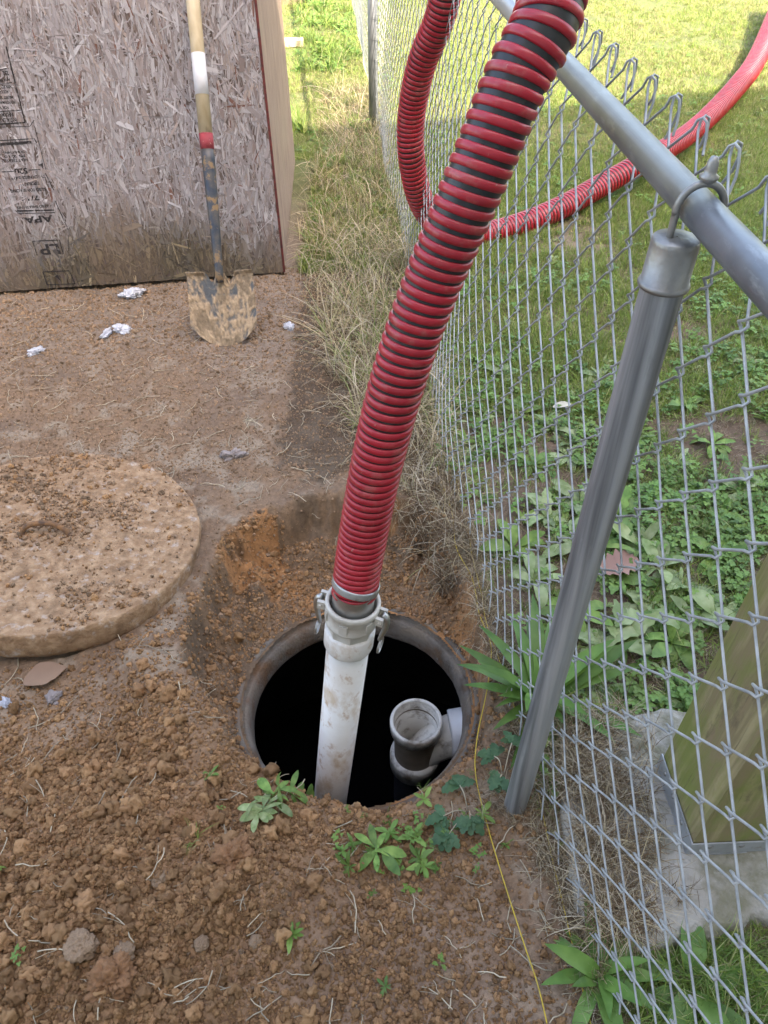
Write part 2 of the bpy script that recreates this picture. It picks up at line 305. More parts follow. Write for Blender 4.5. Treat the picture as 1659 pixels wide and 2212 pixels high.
cl_n = fbm(x*7, y*7, 3, 88); wgt = np.clip(np.exp(-(((x+.62)/.52)**2+((y-.52)/.42)**2))*(.45+1.1*sst(.40, .62, cl_n)), 0, 1)+.035; P = P[rng.random(len(P)) < wgt]; n = len(P)
s = np.exp(rng.normal(math.log(.0023), .58, n)).clip(.0010, .010); bg = (rng.random(n) < .004)&(P[:, 0] < -.12); s = np.where(bg, rng.uniform(.010, .022, n), s)
Zp = height(P[:, 0], P[:, 1])+s*.42
scatter('clay_clods', 'loose orange-brown clay clods dug out of the pit and heaped beside the opening', 'clods', clods, np.c_[P, Zp], eul(n), s)
P = keep_soil(np.vstack([uni(16000, -1.2, .35, .4, 2.2), uni(34000, -1.9, -.05, 1.9, 3.45)])); n = len(P)
s = np.exp(rng.normal(math.log(.0020), .5, n)).clip(.0008, .007); yb = P[:, 1]+.5*(fbm(P[:, 0]*3, P[:, 1]*3, 3, 66)-.5); s *= 1+.5*sst(2.2, 2.8, yb)*(rng.random(n)+.3)
Pq = P; Pp = uni(20000, -.55, .28, .75, 1.75); rp = np.hypot(Pp[:, 0]-RC[0], Pp[:, 1]-RC[1]); Pp = Pp[(polydist(Pp[:, 0], Pp[:, 1], RIM) > .005) & (rp > RO-.008)]; npp = len(Pp); sp_ = np.exp(rng.normal(math.log(.0026), .55, npp)).clip(.001, .010)
scatter('pit_crumbs', 'loose clay crumbs clinging to the walls and floor of the pit round the concrete rim', 'crumbs', clods+crumbs[:3], np.c_[Pp, np.where(np.hypot(Pp[:, 0]-RC[0], Pp[:, 1]-RC[1]) < RO+.006, RZ, height(Pp[:, 0], Pp[:, 1]))+sp_*.3], eul(npp), sp_)
scatter('soil_crumbs', 'fine dry brown soil crumbs lying over the trodden ground', 'crumbs', crumbs, np.c_[P, height(P[:, 0], P[:, 1])+s*.2], eul(n), s)

# ============================================================ concrete riser, tank
m_conc = mat('old_concrete', (.20, .16, .12), (.10, .078, .058), .9, scale=14, bump=.004, bscale=130, c3=(.17, .145, .12), spec=.3)
over(m_conc, (.20, .10, .045), 7, .5, .7, fac=.8)
over(m_conc, (.36, .34, .32), 30, .62, .72, fac=.6, seed=3)
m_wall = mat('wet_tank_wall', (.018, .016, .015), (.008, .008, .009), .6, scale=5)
m_water = mat('black_water', (.004, .004, .006), rough=.08)
tank = thing('septic_riser', 'round concrete septic tank opening with stepped rim at the bottom of the pit', 'tank opening', (RC[0], RC[1], 0))
mb = MB(); lathe(mb, [(RO+.035, -.36), (RO+.012, -.235), (RO+.004, RZ-.004), (RO-.004, RZ), (RO-.014, RZ), (RO-.018, RZ-.020), (RO-.022, RZ-.024), (RI+.020, RZ-.022), (RI+.012, RZ-.026), (RI+.006, RZ-.045), (RI, -.288), (RI+.004, -.297), (RI+.10, -.30), (RI+.10, -.36)], 160, jit=.0045)
mb.build('rim', m_conc, tank)
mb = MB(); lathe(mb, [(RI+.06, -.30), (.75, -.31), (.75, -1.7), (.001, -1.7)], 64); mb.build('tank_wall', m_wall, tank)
mb = MB(); lathe(mb, [(.74, -1.25), (.001, -1.25)], 64); mb.build('water', m_water, tank)

# ============================================================ concrete lid covered in soil
m_lid = mat('soiled_concrete', (.25, .15, .085), (.46, .31, .19), .95, scale=40, c3=(.34, .215, .125), bump=.004, bscale=130, spec=.2, lo=.3, hi=.7)
over(m_lid, (.56, .53, .50), 34, .56, .74, fac=.7, seed=5)
over(m_lid, (.17, .105, .062), 16, .52, .68, fac=.75, seed=8)
lid = thing('tank_lid', 'thick round concrete tank lid caked in orange soil beside the pit', 'lid', (LC[0], LC[1], LZ), (math.atan(LT[1]), -math.atan(LT[0]), 0))
nr, na_ = 110, 320; V = []; prof = [(LR*math.sqrt(i/nr), 0) for i in range(nr+1)]+[(LR+.003, -.003), (LR+.005, -.012), (LR+.005, -.03), (LR+.004, -.05), (LR+.002, -.068), (LR-.002, -.082), (LR-.02, -.092), (.01, -.094)]
mb = MB(); lathe(mb, prof, na_); v = mb.verts(); r = np.hypot(v[:, 0], v[:, 1])
edge = sst(LR-.06, LR, r); k = (fbm(v[:, 0]*28, v[:, 1]*28+v[:, 2]*30, 5, 4)-.5); k2 = 1-np.abs(2*fbm(v[:, 0]*18, v[:, 1]*18+v[:, 2]*20, 4, 6)-1)
topm = (v[:, 2] > -.004)
k3 = fbm(v[:, 0]*90, v[:, 1]*90+5, 3, 14)-.5; k4 = sst(.5, .72, fbm(v[:, 0]*9+2, v[:, 1]*15, 4, 15))
v[:, 2] += np.where(topm, .0035*k+.008*k3*(.35+k4)+.007*np.clip(k2-.76, 0, 1)+.003*k4, 0)
rr = 1+np.where(topm, 0, .020*k+.016*k3); v[:, 0] *= rr; v[:, 1] *= rr
mb.v = [v]; mb.build('slab', m_lid, lid)
# handle: bent bar almost buried
hp = np.array([(-.065, -.005, -.01), (-.06, .0, .022), (-.03, .01, .036), (.015, .016, .034), (.05, .012, .016), (.062, .008, -.012)])+np.array([-.02, -.02, 0])
mb = MB(); tube(mb, catmull(hp, 24), .0075, 10); mb.build('handle', mat('rusty_bar', (.30, .15, .06), (.10, .06, .04), .9, scale=60, bump=.001), lid)
P = uni(13000, -LR, LR, -LR, LR); P = P[np.hypot(P[:, 0], P[:, 1]) < LR-.005]; k = fbm(P[:, 0]*7+3, P[:, 1]*9, 3, 12); P = P[rng.random(len(P)) < sst(.42, .68, k)*.9+.10]
n = len(P); s = np.exp(rng.normal(math.log(.0024), .60, n)).clip(.001, .011)
R3 = np.array(lid.rotation_euler.to_matrix()); W = np.c_[P, np.full(n, .004)]@R3.T+np.array([LC[0], LC[1], LZ])
scatter('lid_crumbs', 'brown soil crumbs strewn over the top of the concrete lid', 'crumbs', crumbs+clods[:2], W, eul(n), s)

# ============================================================ PVC pipe, coupling, hose
m_pvc = mat('white_pvc', (.78, .77, .75), (.70, .68, .66), .35, scale=6, bump=.0002, bscale=80)
over(m_pvc, (.42, .27, .13), 11, .52, .66, stretch=(1.5, 1.5, .7), rough=.8, seed=5.1, fac=.7)
over(m_pvc, (.50, .40, .29), 5, .35, .75, rough=.6, seed=8, fac=.6); over(m_pvc, (.36, .20, .09), 30, .56, .66, rough=.8, seed=1, fac=.6, stretch=(1.4, 1.4, .8))
m_alu = mat('dull_cast_aluminium', (.60, .57, .51), (.44, .40, .34), .6, .2, scale=25, bump=.0006, bscale=160)
m_steel = mat('worn_steel', (.50, .49, .47), (.35, .34, .32), .35, .9, scale=30)
PT = at(753, 1385, 1.575); PB = at(712, 1740, 2.10); axd = (PT-PB)/np.linalg.norm(PT-PB)
PT = PT+axd*.008
pvc = thing('suction_pipe', 'long white muddy plastic pipe standing in the dark tank opening', 'pipe', tuple(PB))
def rel(o, P): return np.asarray(P)-np.array(o.location)
low = PB-axd*.75
M, L0 = axisM(rel(pvc, low), rel(pvc, PT))
ro = .0445
mb = MB(); lathe(mb, [(ro-.006, 0), (ro, 0), (ro, L0), (ro-.006, L0)], 64, M=M, close=True); mb.build('pipe_wall', m_pvc, pvc)
Mc, _ = axisM(rel(pvc, PT-axd*.012), rel(pvc, PT+axd*.2))
mb = MB(); lathe(mb, [(ro, 0), (ro+.0055, .001), (ro+.007, .006), (ro+.007, .050), (ro+.004, .054), (ro-.006, .054)], 64, M=Mc); mb.build('socket_collar', m_pvc, pvc)
mb = MB(); tube(mb, [PT+axd*-.013-np.array(PB)+0*axd+np.cross(axd, [math.cos(a), math.sin(a), 0])*0 for a in (0, 1)][:1]+[PT-axd*.010-np.array(PB)], ro+.0012, 64, cap=False); mb.build('purple_primer_line', mat('purple_primer', (.20, .12, .30), (.6, .58, .62), .5, scale=20, lo=.45, hi=.6), pvc)
# cam-lock coupling
C0 = PT+axd*.040
cpl = thing('camlock_coupling', 'grey cast camlock coupling with lever arms and pull rings joining hose and pipe', 'coupling', tuple(C0))
Mq, _ = axisM((0, 0, 0), axd)
mb = MB()
def ngon_ring(mb, prof, seg, M, m=0):
    lathe(mb, prof, seg, M=M, m=m)
lathe(mb, [(.044, -.004), (.0475, 0), (.0485, .012), (.049, .030)], 8, M=Mq); mb.build('hex_base', m_alu, cpl, smooth=False)
mb = MB(); lathe(mb, [(.0485, .026), (.0525, .030), (.0525, .036), (.0505, .039), (.0505, .064), (.053, .068), (.0545, .076), (.0545, .083), (.052, .0855), (.0475, .0855), (.0465, .080), (.0465, .045), (.02, .045)], 64, M=Mq)
mb.build('body', m_alu, cpl)
Rq = np.array(Mq)[:3, :3]
for k in range(6):
    mb = MB(); a = k*math.pi/3+.2; Rz = np.array([[math.cos(a), -math.sin(a), 0], [math.sin(a), math.cos(a), 0], [0, 0, 1]]); Rr = Rq@Rz
    box(mb, Rr@np.array([.0515, 0, .051]), (.004, .016, .024), Rr); mb.build('raised_pad', m_alu, cpl, smooth=False)
for a, nm in ((-.35, 0), (math.pi-.25, 1)):
    Rz = np.array([[math.cos(a), -math.sin(a), 0], [math.sin(a), math.cos(a), 0], [0, 0, 1]]); Rr = Rq@Rz
    mb = MB()
    for sy in (-1, 1): box(mb, Rr@np.array([.060, sy*.013, .064]), (.016, .007, .020), Rr)
    tube(mb, [Rr@np.array([.062, yy, .064]) for yy in (-.020, .020)], .0035, 10)
    mb.build('lug', m_alu, cpl, smooth=False)
    mb = MB(); pp = catmull([(.062, 0, .072), (.070, 0, .066), (.073, 0, .045), (.068, 0, .015), (.064, 0, -.008)], 14); tube(mb, (Rr@pp.T).T, np.interp(np.arange(14), [0, 3, 13], [.008, .0075, .0045]), 8)
    lv = mb.build('lever_arm', m_steel, cpl)
    mb = MB(); th = np.linspace(0, 2*math.pi, 29)
    for q in range(2): tube(mb, (Rr@np.array([.066+.0022*q+0*th, .016*np.sin(th), -.024+.017*np.cos(th)])).T, .0014, 6, cap=False)
    mb.build('pull_ring', m_steel, lv)
# shank seen between coupling and hose
mb = MB(); lathe(mb, [(.0415, .05), (.0415, .10), (.0400, .12)], 48, M=Mq); mb.build('shank', m_steel, cpl)
# hose path: (u, v, depth, radius)
HS = C0+axd*.088
hp = [(*HS, .0440), (*at(778, 1195, 1.425), .0448), (*at(808, 1030, 1.318), .0446), (*at(846, 870, 1.222), .0443), (*at(889, 730, 1.155), .0435), (*at(938, 600, 1.100), .0428), (*at(1001, 450, 1.040), .0428), (*at(1051, 330, 1.005), .0428), (*at(1120, 160, .965), .0428), (*at(1188, 20, .945), .0438),
      (.235, 1.22, 1.53, .042), (.265, 1.50, 1.74, .044), (.285, 1.95, 1.86, .047), (.28, 2.45, 1.72, .050), (.25, 2.80, 1.40, .0515), (*at(957, 14, 2.47), .0520), (*at(910, 140, 2.66), .0520), (*at(888, 255, 2.84), .0520), (*at(890, 350, 2.98), .0525), (*at(912, 440, 3.18), .053),
      (*at(955, 492, 3.50), .055), (*at(1010, 508, 3.74), .0565), (*at(1072, 500, 3.84), .058), (*at(1135, 481, 3.90), .0585), (*at(1215, 447, 3.98), .059), (*at(1302, 399, 4.09), .060), (*at(1400, 345, 4.22), .0605), (*at(1479, 296, 4.60), .063), (*at(1537, 246, 5.02), .067), (*at(1591, 188, 5.52), .073), (*at(1629, 138, 5.98), .077), (*at(1662, 67, 6.70), .083), (*at(1695, -20, 7.6), .086)]
hp = np.array(hp); HP = catmull(hp, 900); seg = np.linalg.norm(np.diff(HP[:, :3], axis=0), axis=1); S = np.r_[0, np.cumsum(seg)]
T_, N_, B_ = frames(HP[:, :3])
m_red = mat('red_hose_spiral', (.40, .012, .026), (.31, .010, .020), .36, scale=12, coat=.15, spec=.5)
over(m_red, (.40, .17, .14), 30, .52, .74, rough=.75, seed=4, fac=.55); over(m_red, (.46, .34, .27), 90, .66, .74, rough=.85, seed=9, fac=.6)
m_blk = mat('black_hose_wall', (.014, .014, .016), (.025, .024, .024), .38, scale=20)
over(m_blk, (.10, .085, .07), 45, .60, .74, rough=.85, seed=7, fac=.6)
hose = thing('suction_hose', 'ribbed red and black suction hose draped over the fence rail and across the lawn', 'hose', tuple(HS))
mb = MB(); st = slice(0, 900, 3); tube(mb, rel(hose, HP[st, :3]), HP[st, 3]*1.0-.0034, 40); mb.build('hose_wall', m_blk, hose)
# spiral rib: phase advances with the local pitch
pit_s = np.interp(S, [0, .10, .35, .8, 1.2, 3.2, 4.2, 5.3, 8.5], [.0120, .0130, .0158, .0182, .0192, .0190, .0190, .0215, .0400])
ph = np.r_[0, np.cumsum(2*math.pi*seg/((pit_s[1:]+pit_s[:-1])/2))]
def rib(s0, s1, step):
    a0, a1 = np.interp([s0, s1], S, ph); A = np.arange(a0, a1, step); s = np.interp(A, ph, S)
    f = lambda arr: np.stack([np.interp(s, S, arr[:, k]) for k in range(arr.shape[1])], 1)
    C = f(HP[:, :3]); R = np.interp(s, S, HP[:, 3]); T = f(T_); Nn = f(N_); Bb = f(B_); ptc = np.interp(s, S, pit_s)
    rad = Nn*np.cos(A)[:, None]+Bb*np.sin(A)[:, None]; q = []
    for t, hgt in ((-1, -.0046), (-.96, -.0018), (-.70, -.0003), (0, .0004), (.70, -.0003), (.96, -.0018), (1, -.0046)):
        wd = np.minimum(.0063+.12*(R-.045).clip(0), ptc*(.415-1.6*(ptc-.0195).clip(0)))
        q.append(C+rad*(R+hgt)[:, None]+T*(wd*t)[:, None])
    k = len(q); V = np.stack(q, 1).reshape(-1, 3); n = len(A); i = np.arange(n-1)[:, None]*k+np.arange(k-1)[None]
    return rel(hose, V), np.stack([i, i+k, i+k+1, i+1], -1).reshape(-1, 4)
V1, F1 = rib(.012, 1.55, 2*math.pi/56); V2, F2 = rib(1.55, S[-1], 2*math.pi/30)
put('spiral_rib', npmesh('spiral_rib', np.vstack([V1, V2]), np.vstack([F1, F2+len(V1)]), m_red), hose)
# steel clamp band at the foot of the hose
ci = int(np.searchsorted(S, .033)); cdir = T_[ci]; Mb, _ = axisM(rel(hose, HP[ci, :3]-cdir*.006), rel(hose, HP[ci, :3]+cdir*.006+np.array([.0014, 0, 0])))
m_band = mat('clamp_steel', (.44, .46, .45), (.28, .27, .25), .35, .6, scale=18); over(m_band, (.20, .16, .12), 20, .5, .6, rough=.9, fac=.8)
mb = MB(); lathe(mb, [(.0440, -.0005), (.0463, 0), (.0466, .002), (.0466, .012), (.0463, .0145), (.0440, .015)], 56, M=Mb); mb.build('hose_clamp', m_band, hose)

# ============================================================ outlet tee in the tank
m_tee = mat('grey_white_pvc', (.64, .62, .57), (.50, .47, .42), .4, scale=12); over(m_tee, (.12, .09, .06), 18, .5, .64, rough=.9, fac=.8, seed=6)
m_teew = mat('clean_pvc', (.62, .62, .63), (.50, .50, .50), .35, scale=10)
m_teed = mat('stained_pvc', (.13, .10, .07), (.20, .165, .125), .5, scale=16)
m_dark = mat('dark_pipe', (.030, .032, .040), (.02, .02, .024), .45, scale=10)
TP = at(899, 1556, 2.13)
tee = thing('outlet_tee', 'off-white plastic tee fitting with an open top hub inside the tank opening', 'pipe fitting', tuple(TP)); tee.scale = (1.118, 1.118, 1.118)
mb = MB(); lathe(mb, [(.0555, -.035), (.0655, -.033), (.0660, -.004), (.0640, 0), (.0575, 0), (.0565, -.003), (.0565, -.040), (.050, -.041), (.050, -.24)], 56); mb.build('top_hub', m_tee, tee)
mb = MB(); lathe(mb, [(.0550, -.034), (.0550, -.150)], 48); mb.build('body', m_teed, tee)
mb = MB(); lathe(mb, [(.0550, -.150), (.0655, -.152), (.0668, -.158), (.0665, -.205), (.057, -.208)], 56); mb.build('bottom_hub', m_tee, tee)
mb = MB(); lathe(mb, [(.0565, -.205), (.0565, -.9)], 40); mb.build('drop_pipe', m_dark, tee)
mb = MB(); tube(mb, catmull([(.015, .002, -.165), (.045, .006, -.125), (.085, .010, -.095), (.120, .014, -.085)], 20), np.linspace(.046, .0575, 20), 40, cap=False); mb.build('side_sweep', m_tee, tee)
mb = MB(); tube(mb, [(.090, .012, -.090), (.092, .012, -.090), (.097, .0125, -.089), (.130, .016, -.085)], [.0575, .0625, .0640, .0640], 44, cap=False); mb.build('side_hub', m_teew, tee)
mb = MB(); tube(mb, [(.130, .016, -.085), (.42, .045, -.075)], [.0600, .0600], 40); mb.build('side_pipe', m_teew, tee)

# ============================================================ fence
m_galv = mat('galvanised_tube', (.15, .158, .165), (.44, .45, .455), .38, .40, scale=40, bump=.0003, bscale=60, stretch=(1.3, 1.3, .04), lo=.36, hi=.62); over(m_galv, (.42, .44, .45), 26, .60, .70, rough=.6, fac=.55, stretch=(1, 1, .4))
over(m_galv, (.16, .16, .16), 14, .62, .72, stretch=(3, 3, .4), rough=.6, fac=.5, seed=4)
m_rail = mat('rail_tube', (.135, .145, .155), (.195, .205, .215), .36, .40, scale=14, bump=.0002, bscale=70); over(m_rail, (.36, .38, .39), 60, .56, .70, rough=.55, fac=.6, stretch=(1, .25, 1)); over(m_rail, (.12, .125, .13), 22, .60, .70, rough=.6, fac=.4, stretch=(1, .2, 1), seed=3)
m_cast = mat('cast_cap', (.34, .33, .31), (.24, .23, .215), .42, .6, scale=30, bump=.0006, bscale=160)
m_wire = mat('mesh_wire', (.30, .31, .315), (.46, .475, .48), .45, .30, scale=40)
pb = gr(1112, 1742); pt = at(1452, 548, .820)
print('post', pb, pt)
pd = (pt-pb)/np.linalg.norm(pt-pb)
post = thing('fence_post', 'near galvanised round fence post with a ring-top cap at the pit corner', 'post', tuple(pb))
Mp, Lp = axisM((0, 0, 0), pt-pb)
mb = MB(); lathe(mb, [(.0239, -.3), (.0239, Lp)], 48, M=Mp); tb = mb.build('tube', m_galv, post)
# top rail: two points
RZ_ = 1.292; rA = gr(1655, 607, RZ_); rB = gr(1180, 100, RZ_); rdir = (rB-rA)/np.linalg.norm(rB-rA); ra = rA+rdir*((pt[1]-rA[1])/rdir[1])
def RX(yy):
    p = ra+rdir*((yy-ra[1])/rdir[1])
    if yy > 1.8: t_ = (yy-1.8)/3.88; p = p+np.array([-.12*t_*t_, 0, 0]) if t_ < 1 else p+np.array([-.12-.062*(yy-5.68), 0, 0])
    return p
print('rail', ra, rdir, RX(1.2), RX(5.7))
Mc2 = np.array(Mp).copy(); Mc2[:3, 3] = pt-pb-pd*.034
mb = MB(); lathe(mb, [(.0245, -.003), (.0275, -.0032), (.0285, 0), (.0275, .0032), (.0260, .0036), (.0255, .046), (.0250, .0500), (.0235, .0520), (.012, .053), (.001, .053)], 48, M=Mc2); capo = mb.build('post_cap', m_cast, post)
# ring of the cap round the rail, with its finial
cx3 = rel(post, ra); print('rail above post top', ra-pt); e1 = np.cross(rdir, pd); e1 /= np.linalg.norm(e1); th = np.linspace(math.radians(-15), math.radians(195), 28)
ringp = np.array([cx3+e1*.0245*math.cos(a)+pd*.0265*math.sin(a) for a in th]); ringp = np.vstack([cx3+e1*.0235-pd*.036, ringp, cx3-e1*.0235-pd*.036])
mb = MB(); tube(mb, catmull(ringp, 60), .0040, 12); mb.build('cap_ring', m_cast, capo)
Mf = np.array(Mp).copy(); Mf[:3, 3] = cx3+pd*.028
mb = MB(); lathe(mb, [(.004, -.002), (.0092, .003), (.0098, .006), (.0065, .008), (.0062, .012), (.0058, .019), (.0035, .024), (.0008, .025)], 24, M=Mf); mb.build('finial', m_cast, capo)
rail = thing('top_rail', 'grey galvanised top rail running along the chain-link fence', 'rail', tuple(RX(.2)))
mb = MB(); tube(mb, rel(rail, [RX(-.3), RX(1.50)]), .0186, 40); mb.build('near_tube', m_rail, rail)
mb = MB(); tube(mb, rel(rail, [RX(1.49), RX(1.491), RX(1.52), RX(1.525)]+[RX(q) for q in np.linspace(1.7, 10.5, 24)]), [.0170, .0218, .0218, .0205, .0200]+[.0195]*23, 32); mb.build('far_tube', mat('pale_rail', (.45, .47, .49), (.38, .40, .42), .4, .6), rail)
fp = gr(806, 272)
post2 = thing('fence_post', 'far upright fence post standing in dry grass beyond the shed corner', 'post', tuple(fp))
mb = MB(); tube(mb, [(0, 0, -.2), (RX(5.68)[0]-fp[0]-.0, 0, 1.30)], [.031, .031], 28); mb.build('tube', mat('far_post_tube', (.17, .18, .19), (.24, .25, .26), .5, .6, scale=8), post2)
fence = thing('chain_link_mesh', 'grey chain-link wire mesh hanging loose from the top rail', 'fence mesh', (0, 0, 0))
STEP = .0475; ZT = ra[2]+.036
def surf(sy, hh, dn):
    """point of the fabric at run sy (along y), fraction hh of its height, dn across it"""
    r_ = RX(sy); xb = fencex(sy); zt = r_[2]+.036; zb = .012+.012*math.sin(sy*3)
    k = hh; xt = r_[0]+.024
    bulge = .010*math.sin(math.pi*k)*math.sin(sy*2.1+.6)+.008*math.sin(sy*5+k*4)*(1-k)
    return np.array([xb+(xt-xb)*k+bulge+dn+.032*float(sst(.90, 1.0, np.array(k))), sy, zb+(zt-zb)*k])
NH = 23; y0 = .02
for k in range(int((9.6-y0)/STEP)):
    yl = y0+k*STEP; far_ = yl > 3.2; vf = yl > 5.4
    pts = []
    for j in range(NH+1):
        right = (j+k) % 2 == 0; col_ = yl+(STEP if right else 0); e = .0068*(1 if right else -1); sg = 1 if right else -1
        dn = .0026*sg; hz = .0065/1.36; h = j/NH
        if j == 0: pts.append(surf(col_-e*2, 0, dn)); continue
        if j == NH:
            if right:  # upper end: arch over and hang down as a tail
                pts += [surf(col_-.002, h-.010, dn), surf(col_+.002, h-.002, dn+.001), surf(col_+.004, h+.0015, dn+.006), surf(col_+.006, h-.001, dn+.012), surf(col_+.009, h-.012, dn+.016), surf(col_+.012, h-.024, dn+.018), surf(col_+.015+.004*math.sin(k*2.3), h-.036+.006*math.sin(k*1.7), dn+.018)]
            else:
                pts += [surf(col_+.004, h-.010, dn), surf(col_-.001, h-.001, dn+.001), surf(col_-.004, h+.0015, dn+.005), surf(col_-.007, h-.002, dn+.010), surf(col_-.011, h-.012, dn+.013), surf(col_-.015, h-.022, dn+.015), surf(col_-.019+.004*math.sin(k*3.1), h-.031+.005*math.sin(k), dn+.014)]
            continue
        if vf: pts.append(surf(col_+e, h, 0)); continue
        pts += [surf(col_-e*.35, h-hz*1.25, dn), surf(col_+e*.9, h-hz*.42, dn*.8), surf(col_+e*.9, h+hz*.42, -dn*.8), surf(col_-e*.35, h+hz*1.25, -dn)]
    mb = MB(); tube(mb, pts, .00178 if not vf else .0022, 6 if yl < 1.6 else (4 if not vf else 3), cap=False); mb.build('wire', m_wire, fence)

# ============================================================ shed
SA = np.array([*gr(0, 640)[:2], 0]); SB = np.array([*gr(613, 597)[:2], 0]); sdir = (SB-SA)/np.linalg.norm(SB-SA); snrm = np.array([sdir[1], -sdir[0], 0])
back = gr(637, 345)-SB; back[2] = 0; back /= np.linalg.norm(back); BL = 1.58
shed = thing('shed', 'weathered grey strand-board shed with a tan side wall and red painted panel edge', 'shed', tuple(SB))
def SP(s, z, o=0): return sdir*s+np.array([0, 0, z])+snrm*o      # shed local: s<0 leftwards from the corner
def onpanel(u, v):
    d = ray(u, v); t = np.dot(snrm, SB-EYE)/np.dot(snrm, d); P = EYE+t*d-SB; return np.dot(P, sdir), P[2]
m_core = mat('strand_board_core', (.17, .13, .115), (.10, .075, .065), .95, scale=60, stretch=(1, 1, .2), bump=.002)
m_rededge = mat('red_edge_paint', (.16, .03, .025), (.07, .02, .02), .8, scale=60)
Rs = np.stack([sdir, -snrm, [0, 0, 1]], 1)
ZB = .022
mb = MB(); box(mb, SP(-1.22, 1.2+ZB, -.006), (2.44, .012, 2.4), Rs); fpn = mb.build('front_panel', m_core, shed, smooth=False)
mb = MB(); box(mb, SP(.0050, 1.2+ZB, -.006), (.0096, .0135, 2.4), Rs); mb.build('painted_edge', m_rededge, fpn, smooth=False)
# strands pressed into the face
NS = 16000; s_ = rng.uniform(-1.95, -.004, NS); z_ = rng.uniform(ZB, 1.35, NS)
ang = np.where(rng.random(NS) < .72, rng.normal(0, .24, NS), rng.uniform(-1.57, 1.57, NS)); ln = rng.uniform(.028, .105, NS)*np.where(rng.random(NS) < .2, 1.5, 1); wd = np.exp(rng.normal(math.log(.0054), .60, NS)).clip(.0016, .022)
big = rng.random(NS) < .012; ang = np.where(big, rng.uniform(-1.6, 1.6, NS), ang); ln = np.where(big, .075, ln); wd = np.where(big, rng.uniform(.008, .02, NS), wd)
hgt = rng.uniform(.0002, .0026, NS)+np.where(big, .0006, 0); tl = rng.normal(0, .0009, NS); tr = rng.normal(0, .0007, NS)
ax = np.c_[np.sin(ang), np.cos(ang)]; px_ = np.c_[np.cos(ang), -np.sin(ang)]; V = []; 
for i, t in enumerate((-1, -.33, .33, 1)):
    for sgn in (-1, 1):
        tp = (1-.35*rng.random(NS)*(abs(t) == 1)); sk = rng.normal(0, .12, NS)*(abs(t) == 1)
        c2 = ax*(ln*.5*(t+sk))[:, None]+px_*(wd*.5*sgn*tp)[:, None]
        ss = np.minimum(s_+c2[:, 0], -.001); zz = np.maximum(z_+c2[:, 1], ZB)
        o_ = hgt+tl*t+tr*sgn+np.where(abs(t) == 1, rng.normal(0, .0004, NS), 0)
        V.append(ss[:, None]*sdir+zz[:, None]*np.array([0, 0, 1.0])+np.maximum(o_, .0001)[:, None]*snrm)
V = np.stack(V, 1).reshape(-1, 3); b0 = np.arange(NS)[:, None]*8
Q = np.concatenate([np.stack([b0[:, 0]+2*i, b0[:, 0]+2*i+1, b0[:, 0]+2*i+3, b0[:, 0]+2*i+2], 1) for i in range(3)])
pal = np.array([.88, .915, .955])*np.array([(.40, .345, .34), (.46, .41, .405), (.33, .275, .265), (.52, .475, .475), (.37, .30, .28), (.29, .22, .20), (.42, .33, .29), (.24, .12, .09)])
ci = rng.choice(len(pal), NS, p=[.24, .22, .17, .14, .10, .07, .045, .015]); cc = pal[ci]*rng.uniform(.82, 1.12, NS)[:, None]
damp = sst(.34, .04, z_+.22*(fbm(s_*3.1, z_*2, 3, 71)-.5)+.10*np.sin(s_*3+.6)+.09*(s_ < -.5)*0)[:, None]
mid = (sst(.62, .25, z_)*sst(.45, .62, fbm(s_*6, z_*1.3, 3, 77)))[:, None]
green = np.array([.125, .098, .055]); cc = cc*(1-.88*damp)+.85*green*np.exp(rng.normal(0, .45, NS))[:, None]*.88*damp; cc = cc*(1-.45*mid)+np.array([.20, .14, .10])*.45*mid
m_str = attrmat('wood_strand', .9, streak=(1, 9, 1), noise=.35, nscale=5, bump=.0006, bscale=12)
me = npmesh('wood_strands', V, Q, m_str, smooth=False); tint(me, np.repeat(cc, 8, 0))
uv = me.uv_layers.new(name='UVMap'); vi = np.zeros(len(me.loops), np.int32); me.loops.foreach_get('vertex_index', vi); loc = vi % 8; sid = vi//8
uu = (loc//2)/3.0+sid*.37; vv_ = (loc % 2)*(wd[sid]*90)+sid*1.71; uv.data.foreach_set('uv', np.c_[uu, vv_].astype(np.float32).ravel())
put('wood_strands', me, fpn, kind='stuff')
# side wall
m_side = mat('weathered_plywood', (.20, .13, .085), (.36, .26, .18), .9, scale=60, stretch=(1, 1, .10), bump=.004, bscale=130, c3=(.29, .20, .14), lo=.3, hi=.68); over(m_side, (.10, .06, .04), 70, .66, .72, stretch=(1, 1, .25), fac=.9)
over(m_side, (.36, .30, .18), 3, .5, .7, stretch=(1, 1, .5), fac=.4, seed=2)
Rb = np.stack([back, np.cross([0, 0, 1], back), [0, 0, 1]], 1)
mb = MB(); nzz, nyy = 120, 60
yy = np.linspace(0.004, BL, nyy); zz = np.linspace(.0, 2.3, nzz); YY, ZZ = np.meshgrid(yy, zz); nz_ = fbm(YY*60, ZZ*9, 3, 91)
outn = -np.cross([0, 0, 1], back); V = YY[..., None]*back+ZZ[..., None]*np.array([0, 0, 1.0])+(nz_[..., None]*.003+.002)*outn; ii = np.arange(nzz*nyy).reshape(nzz, nyy)
mb.add(V.reshape(-1, 3), [tuple(q) for q in np.stack([ii[:-1, :-1], ii[:-1, 1:], ii[1:, 1:], ii[1:, :-1]], -1).reshape(-1, 4)])
box(mb, back*BL/2+np.array([0, 0, 1.15])-outn*.006, (BL-.01, .012, 2.3), Rb)
mb.build('side_wall', m_side, shed)
mb = MB(); box(mb, SP(-1.22, 1.15, -BL), (2.44, .012, 2.3), Rs); box(mb, SP(-2.43, 1.15, -BL/2), (.012, BL, 2.3), Rs); mb.build('back_walls', m_side, shed, smooth=False)
